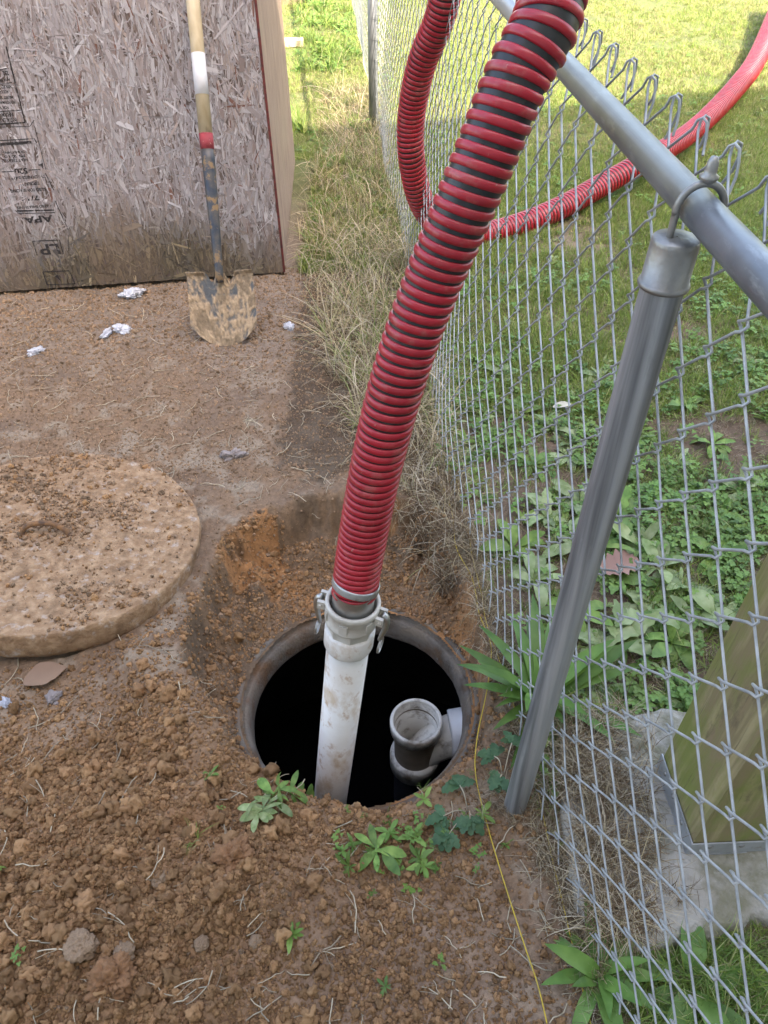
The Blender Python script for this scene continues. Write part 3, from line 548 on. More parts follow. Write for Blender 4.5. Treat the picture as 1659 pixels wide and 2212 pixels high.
mb = MB(); box(mb, SP(-1.22, 2.46, -BL/2), (2.7, BL+.3, .05), Rs); mb.build('roof', mat('roof_felt', (.06, .06, .06), (.09, .09, .09), .9), shed, smooth=False)
# stamped print, upside down, on the front panel
m_ink = mat('black_ink', (.018, .016, .018), (.035, .03, .03), .8, scale=40)
N = m_ink.node_tree.nodes; Lk = m_ink.node_tree.links; tcn = N.new('ShaderNodeTexCoord'); nzn = N.new('ShaderNodeTexNoise'); nzn.inputs['Scale'].default_value = 55; nzn.inputs['Detail'].default_value = 6
geo = N.new('ShaderNodeNewGeometry'); Lk.new(geo.outputs['Position'], nzn.inputs['Vector']); mrn = N.new('ShaderNodeMapRange'); mrn.inputs[1].default_value = .54; mrn.inputs[2].default_value = .64; mrn.inputs[3].default_value = 1.0; mrn.inputs[4].default_value = .35
Lk.new(nzn.outputs[0], mrn.inputs[0]); Lk.new(mrn.outputs[0], N['Principled BSDF'].inputs['Alpha'])
def zoompx(X, Y): return X*.2481, Y*.2481+109.7
Rt = Matrix(np.stack([-sdir, [0, 0, -1.0], snrm], 1).tolist())
def stamp(txt, x0, x1, y0, y1, nm='printed_text'):
    """text between photo columns x0..x1 and rows y0..y1, turned upside down"""
    a = onpanel(*zoompx(x0, (y0+y1)/2)); b = onpanel(*zoompx(x1, (y0+y1)/2)); t = onpanel(*zoompx((x0+x1)/2, y0)); q = onpanel(*zoompx((x0+x1)/2, y1))
    cu = bpy.data.curves.new(nm, 'FONT'); cu.body = txt; cu.size = 1; cu.offset = .028; cu.materials.append(m_ink)
    o = bpy.data.objects.new(nm, cu); COL.objects.link(o); bpy.context.view_layer.update(); dx, dy = max(o.dimensions[0], .01), max(o.dimensions[1], .01)
    me_t = bpy.data.meshes.new_from_object(o.evaluated_get(bpy.context.evaluated_depsgraph_get())); bpy.data.objects.remove(o); me_t.materials.clear(); me_t.materials.append(m_ink); o = bpy.data.objects.new(nm, me_t); COL.objects.link(o)
    o.parent = fpn; ws = (b[0]-a[0])/dx; hs = (t[1]-q[1])/dy
    o.matrix_local = Matrix.Translation(Vector(SP(b[0], t[1], .0036)))@Rt.to_4x4()@Matrix.Diagonal((ws, hs, 1, 1))
    return o
def bar(pts, wdt, nm='printed_line'):
    mb = MB()
    for (xa, ya), (xb, yb) in zip(pts[:-1], pts[1:]):
        a = np.array(onpanel(*zoompx(xa, ya))); b = np.array(onpanel(*zoompx(xb, yb))); d = (b-a)/np.linalg.norm(b-a); n = np.array([-d[1], d[0]])*wdt/2
        q = [a-n, b-n, b+n, a+n]; mb.add([SP(p[0], p[1], .0036) for p in q]+[SP(p[0], p[1], .0040) for p in q], [(4, 5, 6, 7), (0, 1, 5, 4), (1, 2, 6, 5), (2, 3, 7, 6), (3, 0, 4, 7)])
    mb.build(nm, m_ink, fpn, smooth=False)
stamp('LP', 355, 530, 1682, 1775, 'printed_logo'); bar([(285, 1655), (520, 1645), (552, 1765)], .004); bar([(285, 1655), (325, 1780)], .004)
stamp('APA', 200, 460, 1437, 1497); bar([(150, 1392), (470, 1384)], .006); bar([(155, 1414), (480, 1406)], .003)
stamp('RATED SHEATHING', 150, 450, 1345, 1368); stamp('7/16', 180, 345, 1262, 1305); stamp('SIZED FOR SPACING', 90, 405, 1198, 1226)
stamp('EXPOSURE 1', 200, 345, 1142, 1170); stamp('THICKNESS 0.418 IN', 45, 400, 1088, 1114); stamp('520', 130, 245, 1022, 1072); bar([(15, 1052), (122, 1046)], .003); bar([(250, 1036), (352, 1030)], .003)
stamp('HEAT TREATED', 20, 245, 940, 965); stamp('PS 2-10', 40, 225, 905, 928); stamp('FOR SHEATHING', 30, 235, 870, 892)
bar([(0, 812), (275, 793)], .010, 'printed_bar'); bar([(0, 780), (300, 762), (322, 800)], .003)
bar([(0, 636), (220, 622), (55, -40)], .005); bar([(0, 527), (190, 513)], .003); bar([(0, 290), (108, 272)], .003); bar([(0, 165), (78, 148)], .003); bar([(0, 662), (262, 655), (300, 600)], .002)
for t, x1, ya, yb in (('INSTALLATION', 150, 585, 622), ('INFORMATION', 122, 540, 575), ('FOR WALL', 78, 480, 508), ('PERFORMANCE', 138, 435, 462), ('MUST BE IN', 118, 392, 420), ('ACCORDANCE', 78, 345, 372), ('APA RECOM', 105, 298, 328), ('APA PRP', 92, 240, 265), ('252', 78, 175, 215)):
    stamp(t, x1-len(t)*17, x1, ya, yb)
bar([(300, 650), (400, 1030)], .002); bar([(395, 1060), (470, 1210)], .003); bar([(480, 1300), (560, 1480)], .003); bar([(595, 1600), (600, 1740)], .002)
bar([(375, 1922), (605, 1912), (655, 2025), (412, 2035), (375, 1922)], .004, 'printed_box')
def tri(pts, nm):
    q = [onpanel(*zoompx(*p)) for p in pts]; mb = MB(); mb.add([SP(p[0], p[1], .0036) for p in q]+[SP(p[0], p[1], .0040) for p in q], [(3, 4, 5), (0, 1, 4, 3), (1, 2, 5, 4), (2, 0, 3, 5)]); mb.build(nm, m_ink, fpn, smooth=False)
tri([(500, 1945), (535, 2005), (480, 1960)], 'printed_arrow'); tri([(335, 990), (372, 975), (385, 1028)], 'printed_arrow')

# ============================================================ shovel
m_hand = mat('ash_handle', (.42, .33, .20), (.52, .43, .29), .6, scale=30, stretch=(1, 1, .05), bump=.0004, bscale=120); over(m_hand, (.22, .17, .12), 20, .58, .7, stretch=(1, 1, .2), fac=.6)
m_wht = mat('white_band', (.62, .62, .64), (.55, .54, .55), .5, scale=30); m_rb = mat('red_band', (.30, .035, .045), (.24, .03, .04), .7, scale=30); over(m_rb, (.5, .4, .3), 60, .62, .68, fac=.9)
m_sock = mat('blue_black_steel', (.045, .055, .075), (.11, .10, .09), .5, .5, scale=25, bump=.0005); over(m_sock, (.33, .22, .12), 22, .53, .60, rough=.95, fac=.95, seed=3)
m_blade = mat('muddy_blade', (.17, .14, .11), (.09, .095, .105), .6, .3, scale=16, bump=.0006, bscale=150); over(m_blade, (.34, .23, .135), 9, .46, .60, rough=.95, fac=.9, seed=5)
S0 = gr(490, 742); S0[2] -= .01; S1 = aty(418, 0, 3.33); sx = (S1-S0)/np.linalg.norm(S1-S0)
shov = thing('shovel', 'muddy square-shouldered shovel with a wooden handle leaning on the shed', 'shovel', tuple(S0))
side = np.cross(sx, [0, -1, 0]); side = -side/np.linalg.norm(side); nrm_ = np.cross(side, sx); nrm_ *= -1 if nrm_[1] > 0 else 1
def fitv(v): # distance along the shaft whose photo row is v
    lo, hi = 0, 2.2
    for _ in range(40):
        m_ = (lo+hi)/2; P = RM.T@(S0+sx*m_-EYE); vv = CY-CF*P[1]/-P[2]
        if vv > v: lo = m_
        else: hi = m_
    return lo
kB, kS, kR, kR2, kW, kW2 = fitv(585), fitv(322), fitv(322), fitv(290), fitv(207), fitv(118)
off = nrm_*.012
def sh_tube(nm, a, b, ra_, rb_, m, sides=20):
    mb = MB(); tube(mb, [sx*(a+(b-a)*t)+off for t in (0, .5, 1)], np.linspace(ra_, rb_, 3), sides); return mb.build(nm, m, shov)
sh_tube('handle', kR2, 1.55, .0258, .0250, m_hand); sh_tube('white_band', kW, kW2, .0260, .0258, m_wht); sh_tube('red_band', kR-.004, kR2, .0262, .0262, m_rb)
mb = MB(); aa = np.linspace(0, 1, 14); tube(mb, [sx*(kB-.045+(kR-kB+.045)*t)+off*(1+.6*(1-t)) for t in aa], np.interp(aa, [0, .2, .5, 1], [.016, .0175, .0215, .0262]), 20); mb.build('socket', m_sock, shov)
BW = .135; nu, nv = 100, 90; mb = MB(); V = []; CB = []
for side_o in (0, -.0022):
    for j in range(nv+1):
        t = j/nv
        for i in range(nu+1):
            q = 2*i/nu-1; bott = .085*(abs(q)**2.6); tl_ = bott+(kB-bott)*t
            wloc = BW*(1-.10*(1-min(1, tl_/.12))**2)*(1-.02*t)
            notch = -.042*math.exp(-((abs(q)-.27)/.13)**2)*sst(.70, 1, np.array(t))
            dish = -.020*(1-q*q)+.016*math.exp(-(q/.16)**2)*sst(.25, 1, np.array(t))+.012*(1-t)**2
            step_ = .012*sst(.93, 1, np.array(t))*(abs(q) > .42)
            f1 = float(fbm(np.array([q*3.1+4]), np.array([t*4.2+1]), 4, 33)[0]); f2 = float(fbm(np.array([q*16.]), np.array([t*19.]), 3, 35)[0]); mu = float(sst(.30, .52, np.array(f1*.7+f2*.3+.16*(.50-t))))
            md_ = 0 if side_o else mu*(.0015+.009*max(0, f2-.35)+.006*max(0, f1-.5)); CB.append(tuple(np.array([.10, .105, .11])*(1-mu)+mu*np.array([.36, .26, .165])*(.6+.8*f2)*(1-.35*float(sst(.54, .64, np.array(f1))))))
            V.append(side*q*wloc+sx*(tl_+float(notch))+nrm_*(float(dish)+float(step_)+side_o+.012+md_))
V = np.array(V); n1_ = (nu+1)*(nv+1); F = []
for o_ in (0, n1_):
    for j in range(nv):
        for i in range(nu): F.append((o_+j*(nu+1)+i, o_+j*(nu+1)+i+1, o_+(j+1)*(nu+1)+i+1, o_+(j+1)*(nu+1)+i))
def eq(a, b): F.append((a, b, b+n1_, a+n1_))
for i in range(nu): eq(i, i+1); eq(nv*(nu+1)+i, nv*(nu+1)+i+1)
for j in range(nv): eq(j*(nu+1), (j+1)*(nu+1)); eq(j*(nu+1)+nu, (j+1)*(nu+1)+nu)
mb.add(V, F); bo = mb.build('blade', attrmat('muddy_blade', .75, bump=.0012, bscale=220, noise=.35, nscale=70), shov); tint(bo.data, np.array(CB))
# ============================================================ timber post on its footing, lower right
m_moss = mat('mossy_timber', (.27, .20, .11), (.38, .31, .16), .9, scale=40, c3=(.25, .20, .10), bump=.003, bscale=90, stretch=(1, 1, .07)); over(m_moss, (.19, .225, .045), 7, .42, .60, stretch=(1.2, 1.2, .7), fac=.8); over(m_moss, (.075, .055, .035), 60, .60, .70, stretch=(1, 1, .05), fac=.8, seed=2); over(m_moss, (.10, .07, .045), 8, .58, .66, stretch=(1.2, 1.2, .5), fac=.7, seed=7)
m_zinc = mat('zinc_strap', (.46, .48, .50), (.36, .37, .38), .5, .5, scale=20); over(m_zinc, (.3, .26, .2), 40, .6, .7, fac=.6, rough=.8)
m_slab = mat('rough_slab', (.42, .39, .34), (.28, .25, .20), .95, scale=14, bump=.008, bscale=70); over(m_slab, (.15, .14, .07), 7, .47, .62, fac=.75); over(m_slab, (.5, .48, .45), 40, .62, .7, fac=.5)
sp = [(1238, 1575), (1290, 1545), (1400, 1528), (1500, 1520), (1640, 1500), (1800, 1500), (1850, 1700), (1820, 1985), (1659, 1980), (1540, 2010), (1430, 2035), (1330, 2020), (1265, 1960), (1235, 1860), (1215, 1740), (1222, 1640)]
SP2 = np.array([gr(u, v, .045)[:2] for u, v in sp]); cen = SP2.mean(0)
slab = thing('concrete_footing', 'rough weathered concrete footing under the mossy timber post', 'footing', (cen[0], cen[1], 0))
mb = MB(); ring_ = catmull(np.vstack([SP2, SP2[:1]]), 97)[:-1]-cen; lev = [(.0, .048), (.3, .046), (.6, .044), (.85, .042), (.96, .038), (1.0, .026), (1.02, -.05)]; V = []
for f_, z0 in lev:
    q = ring_*max(f_, .001); nzv = fbm((q[:, 0]+3)*22, q[:, 1]*22, 4, 61)-.5; V.append(np.c_[q*(1+.10*nzv[:, None]*(f_ > .9)), z0+nzv*.026])
V = np.concatenate(V); k96 = 96; mb.add(V, [(i*k96+j, i*k96+(j+1) % k96, (i+1)*k96+(j+1) % k96, (i+1)*k96+j) for i in range(len(lev)-1) for j in range(k96)]); mb.build('slab', m_slab, slab)
L_ = gr(1430, 1642, .075); F_ = gr(1492, 1828, .075); R_ = gr(1690, 1800, .075)
e_a = L_-F_; wA = np.linalg.norm(e_a[:2]); e_a /= np.linalg.norm(e_a); e_b = np.array([e_a[1], -e_a[0], 0]); wB = .20
tpost = thing('timber_post', 'mossy green square timber post in a metal base strap behind the mesh', 'post', tuple(F_))
lean = np.array([.045, .02, 1.0]); mb = MB(); V = []
for h_ in np.linspace(0, 2.2, 12):
    for (a_, b_) in ((0, 0), (wA, 0), (wA, wB), (0, wB)): V.append(e_a*a_+e_b*b_+lean*h_)
mb.add(V, [(i*4+j, i*4+(j+1) % 4, i*4+4+(j+1) % 4, i*4+4+j) for i in range(11) for j in range(4)]+[(3, 2, 1, 0), (44, 45, 46, 47)]); tm = mb.build('timber', m_moss, tpost, smooth=False)
mb = MB(); Rk = np.stack([e_a, e_b, [0, 0, 1]], 1)
box(mb, e_a*wA/2-e_b*.003+np.array([0, 0, -.005]), (wA+.008, .003, .050), Rk); box(mb, e_b*wB/2-e_a*.003+np.array([0, 0, -.005]), (.003, wB+.008, .042), Rk); box(mb, e_a*(wA/2)+e_b*wB/2+np.array([0, 0, -.031]), (wA+.01, wB+.01, .004), Rk)
st_ = mb.build('base_strap', m_zinc, tpost, smooth=False)
for (a_, b_) in ((wA*.25, -.006), (wA*.55, -.006), (wA*.82, -.006)):
    mb = MB(); lathe(mb, [(.006, 0), (.005, .002), (.0005, .0028)], 10, M=axisM(e_a*a_+e_b*-.0045+np.array([0, 0, 0.004]), e_a*a_-e_b*.02+np.array([0, 0, 0.004]))[0]); mb.build('nail_head', m_cast, st_)
for b_ in (.035, .10, .16):
    mb = MB(); lathe(mb, [(.006, 0), (.005, .002), (.0005, .0028)], 10, M=axisM(e_b*b_-e_a*.0045+np.array([0, 0, 0.002]), e_b*b_-e_a*.02+np.array([0, 0, .002]))[0]); mb.build('nail_head', m_cast, st_)

# ============================================================ vegetation
def gmat(name, c1, c2, rough=.55, vary=.3, trans=.25):
    m = mat(name, c1, c2, rough, scale=3, vary=vary, detail=3, spec=.35); b = m.node_tree.nodes['Principled BSDF']
    N = m.node_tree.nodes; L = m.node_tree.links; tr = N.new('ShaderNodeBsdfTranslucent'); mx = N.new('ShaderNodeMixShader'); mx.inputs[0].default_value = trans
    L.new(b.inputs['Base Color'].links[0].from_socket, tr.inputs[0]); L.new(b.outputs[0], mx.inputs[1]); L.new(tr.outputs[0], mx.inputs[2]); L.new(mx.outputs[0], N['Material Output'].inputs[0]); return m
g_lawn = gmat('lawn_blade', (.17, .25, .04), (.26, .33, .075)); g_dry = gmat('dry_blade', (.52, .42, .25), (.40, .31, .18), .8); g_pale = gmat('pale_blade', (.34, .36, .14), (.44, .42, .20), .7)
g_weed = gmat('weed_leaf', (.10, .19, .035), (.22, .33, .075), .5); g_clover = gmat('clover_leaf', (.12, .22, .045), (.19, .31, .07), .5)
g_plant = gmat('plantain_leaf', (.085, .18, .035), (.16, .28, .06), .45, .2); g_dock = gmat('pale_weed_leaf', (.19, .27, .09), (.36, .42, .21), .55, .25); g_brmb = gmat('bramble_leaf', (.055, .125, .055), (.085, .16, .07), .5, .2)
g_dryl = gmat('lawn_straw', (.36, .30, .16), (.26, .21, .11), .8)
g_brn = gmat('brown_thatch', (.20, .13, .07), (.10, .065, .04), .9, .3, .05)
g_root = gmat('dry_straw', (.55, .47, .34), (.40, .32, .22), .85, .3, .05)
def tuft(seed, n, lmin, lmax, w, leanmax, bend, spread, mats, pm, segs=4):
    rs = random.Random(seed); mb = MB()
    for i in range(n):
        a = rs.uniform(0, 6.28); r_ = spread*math.sqrt(rs.random()); ya = rs.uniform(0, 6.28)
        blade(mb, (r_*math.cos(a), r_*math.sin(a), -.004), ya, rs.uniform(lmin, lmax), w*rs.uniform(.6, 1.3), rs.uniform(.1, leanmax), rs.uniform(.1, bend), segs, rs.choices(range(len(mats)), pm)[0])
    return mb.mesh('tuft', mats)
lawn = [tuft(s, 16, .020, .060, .0026, 1.2, 1.4, .022, [g_lawn, g_pale, g_dryl], (9, 2, 1), 3) for s in range(6)]
lawnd = [tuft(s+50, 16, .015, .050, .0024, 1.4, 1.2, .025, [g_pale, g_dryl, g_lawn], (3, 4, 6), 3) for s in range(6)]
dryt = [tuft(s+9, 8, .10, .34, .0030, 1.3, 3.0, .04, [g_dry, g_root, g_pale], (6, 4, 2), 8) for s in range(8)]
drys = [tuft(s+90, 26, .04, .12, .0015, 1.5, 2.4, .035, [g_brn, g_dry, g_root], (6, 2, 2), 5) for s in range(6)]
greent = [tuft(s+29, 14, .04, .12, .003, .9, 1.8, .02, [g_lawn, g_weed, g_pale], (6, 3, 1), 5) for s in range(5)]
def leafmesh(mb, L, W, kind, bend=.5, m=0, seg=6, base=(0, 0, 0), yaw=0, lift=.5, stalk=.15, rs=random):
    """a leaf blade with a folded midrib, arching out from base"""
    d = np.array([math.cos(yaw), math.sin(yaw), 0]); sdv = np.array([-d[1], d[0], 0]); p = np.array(base, float); th = lift; V = []
    for i in range(seg+1):
        t = i/seg
        if kind == 'lance': w_ = (math.sin(math.pi*min(1, t*.93+.07))**.9)*.5*W
        elif kind == 'spoon': w_ = (.22+.78*math.sin(math.pi*min(1, max(0, t-.15)/.85))**.8)*.5*W if t < .97 else .08*W
        elif kind == 'wavy': w_ = (math.sin(math.pi*min(1, t*.9+.08))**.7)*.5*W*(1+.22*(1 if i % 2 else -1))
        else: w_ = math.sin(math.pi*min(1, t*.92+.06))*.5*W
        w_ = max(w_, .0006); upv = np.array([-d[0]*math.sin(th), -d[1]*math.sin(th), math.cos(th)]); fo = .28*w_; ww = rs.uniform(-.15, .15)*w_
        V += [p-sdv*w_+upv*(fo+ww), p, p+sdv*w_+upv*(fo-ww)]
        p = p+(d*math.cos(th)+np.array([0, 0, math.sin(th)]))*L/seg; th -= bend/seg
    F = []
    for i in range(seg):
        for j in range(2): F.append((3*i+j, 3*i+j+1, 3*i+3+j+1, 3*i+3+j))
    mb.add(V, F, m)
def cloverp(seed):
    rs = random.Random(seed); mb = MB()
    for i in range(9):
        a = rs.uniform(0, 6.28); r_ = .03*rs.random(); h_ = rs.uniform(.008, .03); c_ = np.array([r_*math.cos(a), r_*math.sin(a), h_])
        for q in range(3): leafmesh(mb, .009, .008, 'ov', .3, 0, 3, tuple(c_), a+q*2.09, .15, rs=rs)
    return mb.mesh('clover', [g_clover])
def rosep(seed, mm, L=(.03, .07), W=.4, n=9, kind='spoon'):
    rs = random.Random(seed); mb = MB()
    for i in range(n): l_ = rs.uniform(*L); leafmesh(mb, l_, l_*W*rs.uniform(.7, 1.2), kind, rs.uniform(.3, 1.0), 0, 5, (0, 0, 0), i*6.28/n+rs.uniform(-.3, .3), rs.uniform(.1, .8), rs=rs)
    return mb.mesh('rosette', [mm])
clov = [cloverp(s) for s in range(4)]; wros = [rosep(s+3, g_weed, (.02, .07), .30, 11) for s in range(4)]+[rosep(s+13, g_dock, (.03, .08), .28, 10, 'spoon') for s in range(3)]
def onground(P, dz=0): return np.c_[P, height(P[:, 0], P[:, 1], False)+dz]
# lawn behind the fence, thinning to bare patches
def lawnpts(n, u0, u1, v0, v1, dens):
    P = pxsample(n, u0, u1, v0, v1); P = P[(P[:, 0] > fencex(P[:, 1])+.01) | (P[:, 1] > 3.4)]; inshed = (P[:, 0] < SB[0]+.08) & (P[:, 1] < SB[1]+BL+.02); P = P[~inshed]
    bare = fbm(P[:, 0]*2.4+1, P[:, 1]*2.4, 4, 81); return P[rng.random(len(P)) < dens(P, bare)]
infoot = lambda P: polydist(P[:, 0], P[:, 1], SP2) > -.01
def z3(n, tilt=.25): return np.c_[rng.normal(0, tilt, n), rng.normal(0, tilt, n), rng.uniform(0, 6.28, n)]
P = lawnpts(105000, 600, 1720, -60, 900, lambda P, b: (.95*sst(.74, .46, b)+.22)*(.16+.84*sst(2.6, 4.2, P[:, 1]+2.4*(fbm(P[:, 0]*1.8, P[:, 1]*1.8, 3, 55)-.5)))); n = len(P)
near_ = np.hypot(P[:, 0], P[:, 1]) < 5; A = P[~near_]; Bp = P[near_]
dryish = fbm(A[:, 0]*1.5, A[:, 1]*1.5, 3, 99); sel = rng.random(len(A)) < sst(.40, .60, dryish)*.7+.25
scatter('lawn_grass', 'short yellowish sunlit lawn grass beyond the fence', 'grass', lawnd, onground(A[sel]), z3(sel.sum()), rng.uniform(.7, 1.3, sel.sum())*1.1)
q = np.vstack([A[~sel], Bp]); scatter('green_grass', 'short green lawn grass growing behind the chain-link fence', 'grass', lawn, onground(q), z3(len(q)), rng.uniform(.6, 1.2, len(q)))
P = lawnpts(18000, 880, 1720, 480, 2250, lambda P, b: .62*sst(.62, .44, b)+.14); P = P[~infoot(P)]; n = len(P)
scatter('sparse_grass', 'sparse low green grass tufts in the bare soil behind the mesh', 'grass', lawn+greent[:2], onground(P), z3(n), rng.uniform(.35, .8, n))
P = lawnpts(5200, 880, 1720, 620, 2100, lambda P, b: .5+0*b); P = P[~infoot(P)]; n = len(P)
scatter('weed_thatch', 'thin brown dead thatch and bits lying between the weeds behind the mesh', 'thatch', drys, onground(P, .002), z3(n, .3), rng.uniform(.2, .5, n))
P = lawnpts(6000, 600, 1720, 100, 1900, lambda P, b: .6*sst(.58, .4, b)+.05); P = P[~infoot(P)]; n = len(P)
scatter('clover_patches', 'small-leaved clover spread through the grass behind the mesh', 'clover', clov, onground(P, .004), z3(n, .15), rng.uniform(.7, 1.4, n))
P = lawnpts(1500, 900, 1720, 250, 1600, lambda P, b: .6*sst(.60, .42, b)+.04); P = P[~infoot(P)]; n = len(P)
scatter('small_weeds', 'small broad-leaved lawn weeds dotted behind the mesh', 'weeds', wros, onground(P, .003), z3(n, .15), rng.uniform(.4, 1.0, n))
# dry grass strip between shed and fence
def strip(n):
    y = 1.55+5.0*rng.random(n)**1.05; xl = np.interp(y, [1.5, 1.8, 2.3, 2.8, 3.4, 3.8, 6.6], [.17, .02, -.16, -.28, -.36, -.42, -.42]); xr = fencex(y)+.05
    k = rng.beta(1.6, 1.2, n); return np.c_[xl+(xr-xl)*k, y]
P = strip(1150); P = P[rng.random(len(P)) < (.15+.85*sst(1.75, 2.15, P[:, 1]))*(1-.6*sst(3.4, 4.2, P[:, 1]))]; n = len(P); k = .40+.6*sst(1.7, 2.3, P[:, 1])
scatter('dry_long_grass', 'long tangled straw-coloured grass between the shed corner and the fence', 'dry grass', dryt, onground(P), z3(n, .3), rng.uniform(.6, 1.15, n)*k)
P = strip(900); n = len(P); scatter('dry_thatch', 'low matted dry thatch at the foot of the fence', 'dry grass', drys, onground(P), z3(n, .3), rng.uniform(.7, 1.3, n))
A_ = np.array([gr(u, v)[:2] for u, v in zip(rng.uniform(640, 775, 700), rng.uniform(-10, 292, 700))]); kk_ = fbm(A_[:, 0]*3, A_[:, 1]*1.5, 3, 44); A_ = A_[kk_ > .44]
scatter('gap_greens', 'vivid sunlit green weeds and grass in the gap beyond the shed corner', 'weeds', wros[:4]+greent, onground(A_, .005), z3(len(A_)), rng.uniform(1.0, 2.0, len(A_)))
P = strip(260); P = P[P[:, 1] > 2.1]; n = len(P); scatter('strip_green_grass', 'green grass blades mixed in the dry grass by the shed', 'grass', greent, onground(P), z3(n), rng.uniform(.7, 1.5, n))
# thatch and roots along the bottom of the mesh
y = rng.uniform(.30, 1.7, 420); P = np.c_[fencex(y)+rng.normal(.005, .020, 420), y]; P = P[(P[:, 1] < 1.0) | (P[:, 1] > 1.25) | (rng.random(len(P)) < .7)]; n = len(P)
scatter('mesh_foot_thatch', 'dry brown roots and thatch caught along the foot of the mesh', 'dry grass', drys, onground(P), z3(n, .35), rng.uniform(.35, .75, n))
P = np.c_[.415+.075*np.abs(rng.normal(0, 1, 300))-.03, rng.uniform(.52, 1.02, 300)]; n = len(P)
scatter('footing_thatch', 'dead brown grass matted against the concrete footing', 'dry grass', drys, np.c_[P, np.where(infoot(P), .05, .005)], z3(n, .3), rng.uniform(.4, .9, n))
P = np.c_[rng.uniform(.38, 1.0, 110), rng.uniform(.28, .56, 110)]; P = P[:60]; P = P[~infoot(P)]; n = len(P)
scatter('corner_grass', 'dark green grass under the mesh at the lower right corner', 'grass', greent+drys[:2], onground(P), z3(n, .3), rng.uniform(.5, 1.0, n))
# straws lying on the soil
def strawm(seed, rr_=.018):
    rs = random.Random(seed); mb = MB(); a = 0; p = np.array([0., 0, 0]); pts = [p]
    for i in range(6): a += rs.uniform(-.5, .5); p = p+np.array([math.cos(a), math.sin(a), rs.uniform(-.12, .12)])*.2; pts.append(p)
    pts = np.array(pts)-pts[3]; tube(mb, pts, rr_, 4); 
    if rs.random() < .5: tube(mb, [pts[3], pts[3]+np.array([.2, .25, .03]), pts[3]+np.array([.35, .5, .05])], .008, 3)
    me = mb.mesh('straw', g_root); return me
straws = [strawm(s) for s in range(7)]
P = keep_soil(np.vstack([pxsample(420, -40, 900, 650, 1100), pxsample(240, -20, 1250, 1350, 2230)])); n = len(P)
scatter('loose_straws', 'dry straws and root ends lying on the bare soil', 'straws', straws, np.c_[P, height(P[:, 0], P[:, 1])+.006], z3(n, .2), rng.uniform(.025, .075, n))
P = np.c_[rng.normal(pb[0]+.01, .035, 34), rng.normal(pb[1]-.01, .03, 34)]; n = len(P)
scatter('post_foot_grass', 'dry straw bits round the foot of the near fence post', 'dry grass', drys, onground(P, .002), z3(n, .3), rng.uniform(.25, .6, n))
# green sprigs round the pit's near lip
P = np.vstack([np.array([gr(u, v)[:2] for u, v in zip(rng.normal(930, 75, 26), rng.normal(1815, 60, 26))]), np.array([gr(u, v)[:2] for u, v in zip(rng.normal(800, 45, 12), rng.normal(1840, 50, 12))]), np.array([gr(u, v)[:2] for u, v in zip(rng.uniform(0, 1100, 12), rng.uniform(1500, 2200, 12))])]); P = keep_soil(P); n = len(P); idx_ls = None
scatter('lip_sprigs', 'torn green sprigs and clover scattered on the near lip of the pit', 'sprigs', clov+wros[:2]+greent[:1], onground(P, .012), z3(n, .4), rng.uniform(.28, .62, n))
# individual plants
def plant(name, label, cat, loc, leaves, mm, kind, L, W, lift, bend, seed, group=None, seg=6, yaw0=0, spread=6.28):
    rs = random.Random(seed); t = thing(name, label, cat, loc, group=group); protos = []
    for i in range(min(4, leaves)):
        mb = MB(); leafmesh(mb, 1, W*rs.uniform(.8, 1.15), kind, rs.uniform(*bend), 0, seg, lift=0, rs=rs); protos.append(mb.mesh('leaf', mm))
    for i in range(leaves):
        l_ = rs.uniform(*L); put('leaf', protos[i % len(protos)], t, loc=(rs.uniform(-.006, .006), rs.uniform(-.006, .006), .002), rot=(rs.uniform(-.3, .3), -rs.uniform(*lift), yaw0+spread*i/leaves+rs.uniform(-.25, .25)), scale=(l_, l_, l_))
    return t
def gl(u, v, dz=0):
    p = gr(u, v); return (p[0], p[1], H1(p[0], p[1])+dz)
plant('plantain', 'large ribbed plantain clump arching beside the near fence post', 'plant', gl(1165, 1520), 34, g_plant, 'lance', (.14, .31), .14, (.30, 1.2), (.5, 1.5), 3, seg=9)
plant('plantain', 'long-leaved plantain under the mesh at the bottom edge of the picture', 'plant', gl(1290, 2110), 17, g_plant, 'lance', (.09, .17), .22, (.3, 1.1), (.6, 1.4), 5, seg=9)
plant('plantain', 'dark broad-leaved plantain at the bottom right corner beneath the mesh', 'plant', gl(1490, 2130), 13, g_plant, 'spoon', (.10, .19), .36, (.2, .7), (.5, 1.2), 8, seg=9)
plant('grass_clump', 'upright green grass clump behind the foot of the near post', 'grass', gl(1190, 1530), 26, g_lawn, 'lance', (.08, .20), .035, (.6, 1.4), (.5, 1.4), 13, seg=7)
# bramble shoots: leaflets on stems
def bramble(label, loc, stems, seed):
    rs = random.Random(seed); t = thing('bramble', label, 'plant', loc); mb = MB(); leafmesh(mb, 1, .58, 'wavy', .5, 0, 8, lift=0, rs=rs); lm_ = mb.mesh('leaflet', g_brmb)
    mb = MB(); ends = []
    for (dx, dy, dz) in stems:
        pts = catmull([(0, 0, 0), (dx*.5, dy*.5, dz*1.1), (dx, dy, dz)], 8); tube(mb, pts, .0012, 5); ends.append((pts[-1], math.atan2(dy, dx)))
    mb.build('stem', g_root, t)
    for e, yw in ends:
        for q in (-1.35, -.65, 0, .65, 1.35): s_b = rs.uniform(.030, .046); put('leaflet', lm_, t, loc=tuple(e), rot=(rs.uniform(-.3, .3), rs.uniform(-.1, .35), yw+q+rs.uniform(-.15, .15)), scale=(s_b,)*3)
    return t
bramble('dark green bramble shoot trailing over the soil between pit and post', gl(1010, 1760, .01), [(-.055, -.02, .025), (-.045, -.055, .018), (.0, -.03, .03), (-.015, .045, .03)], 4)
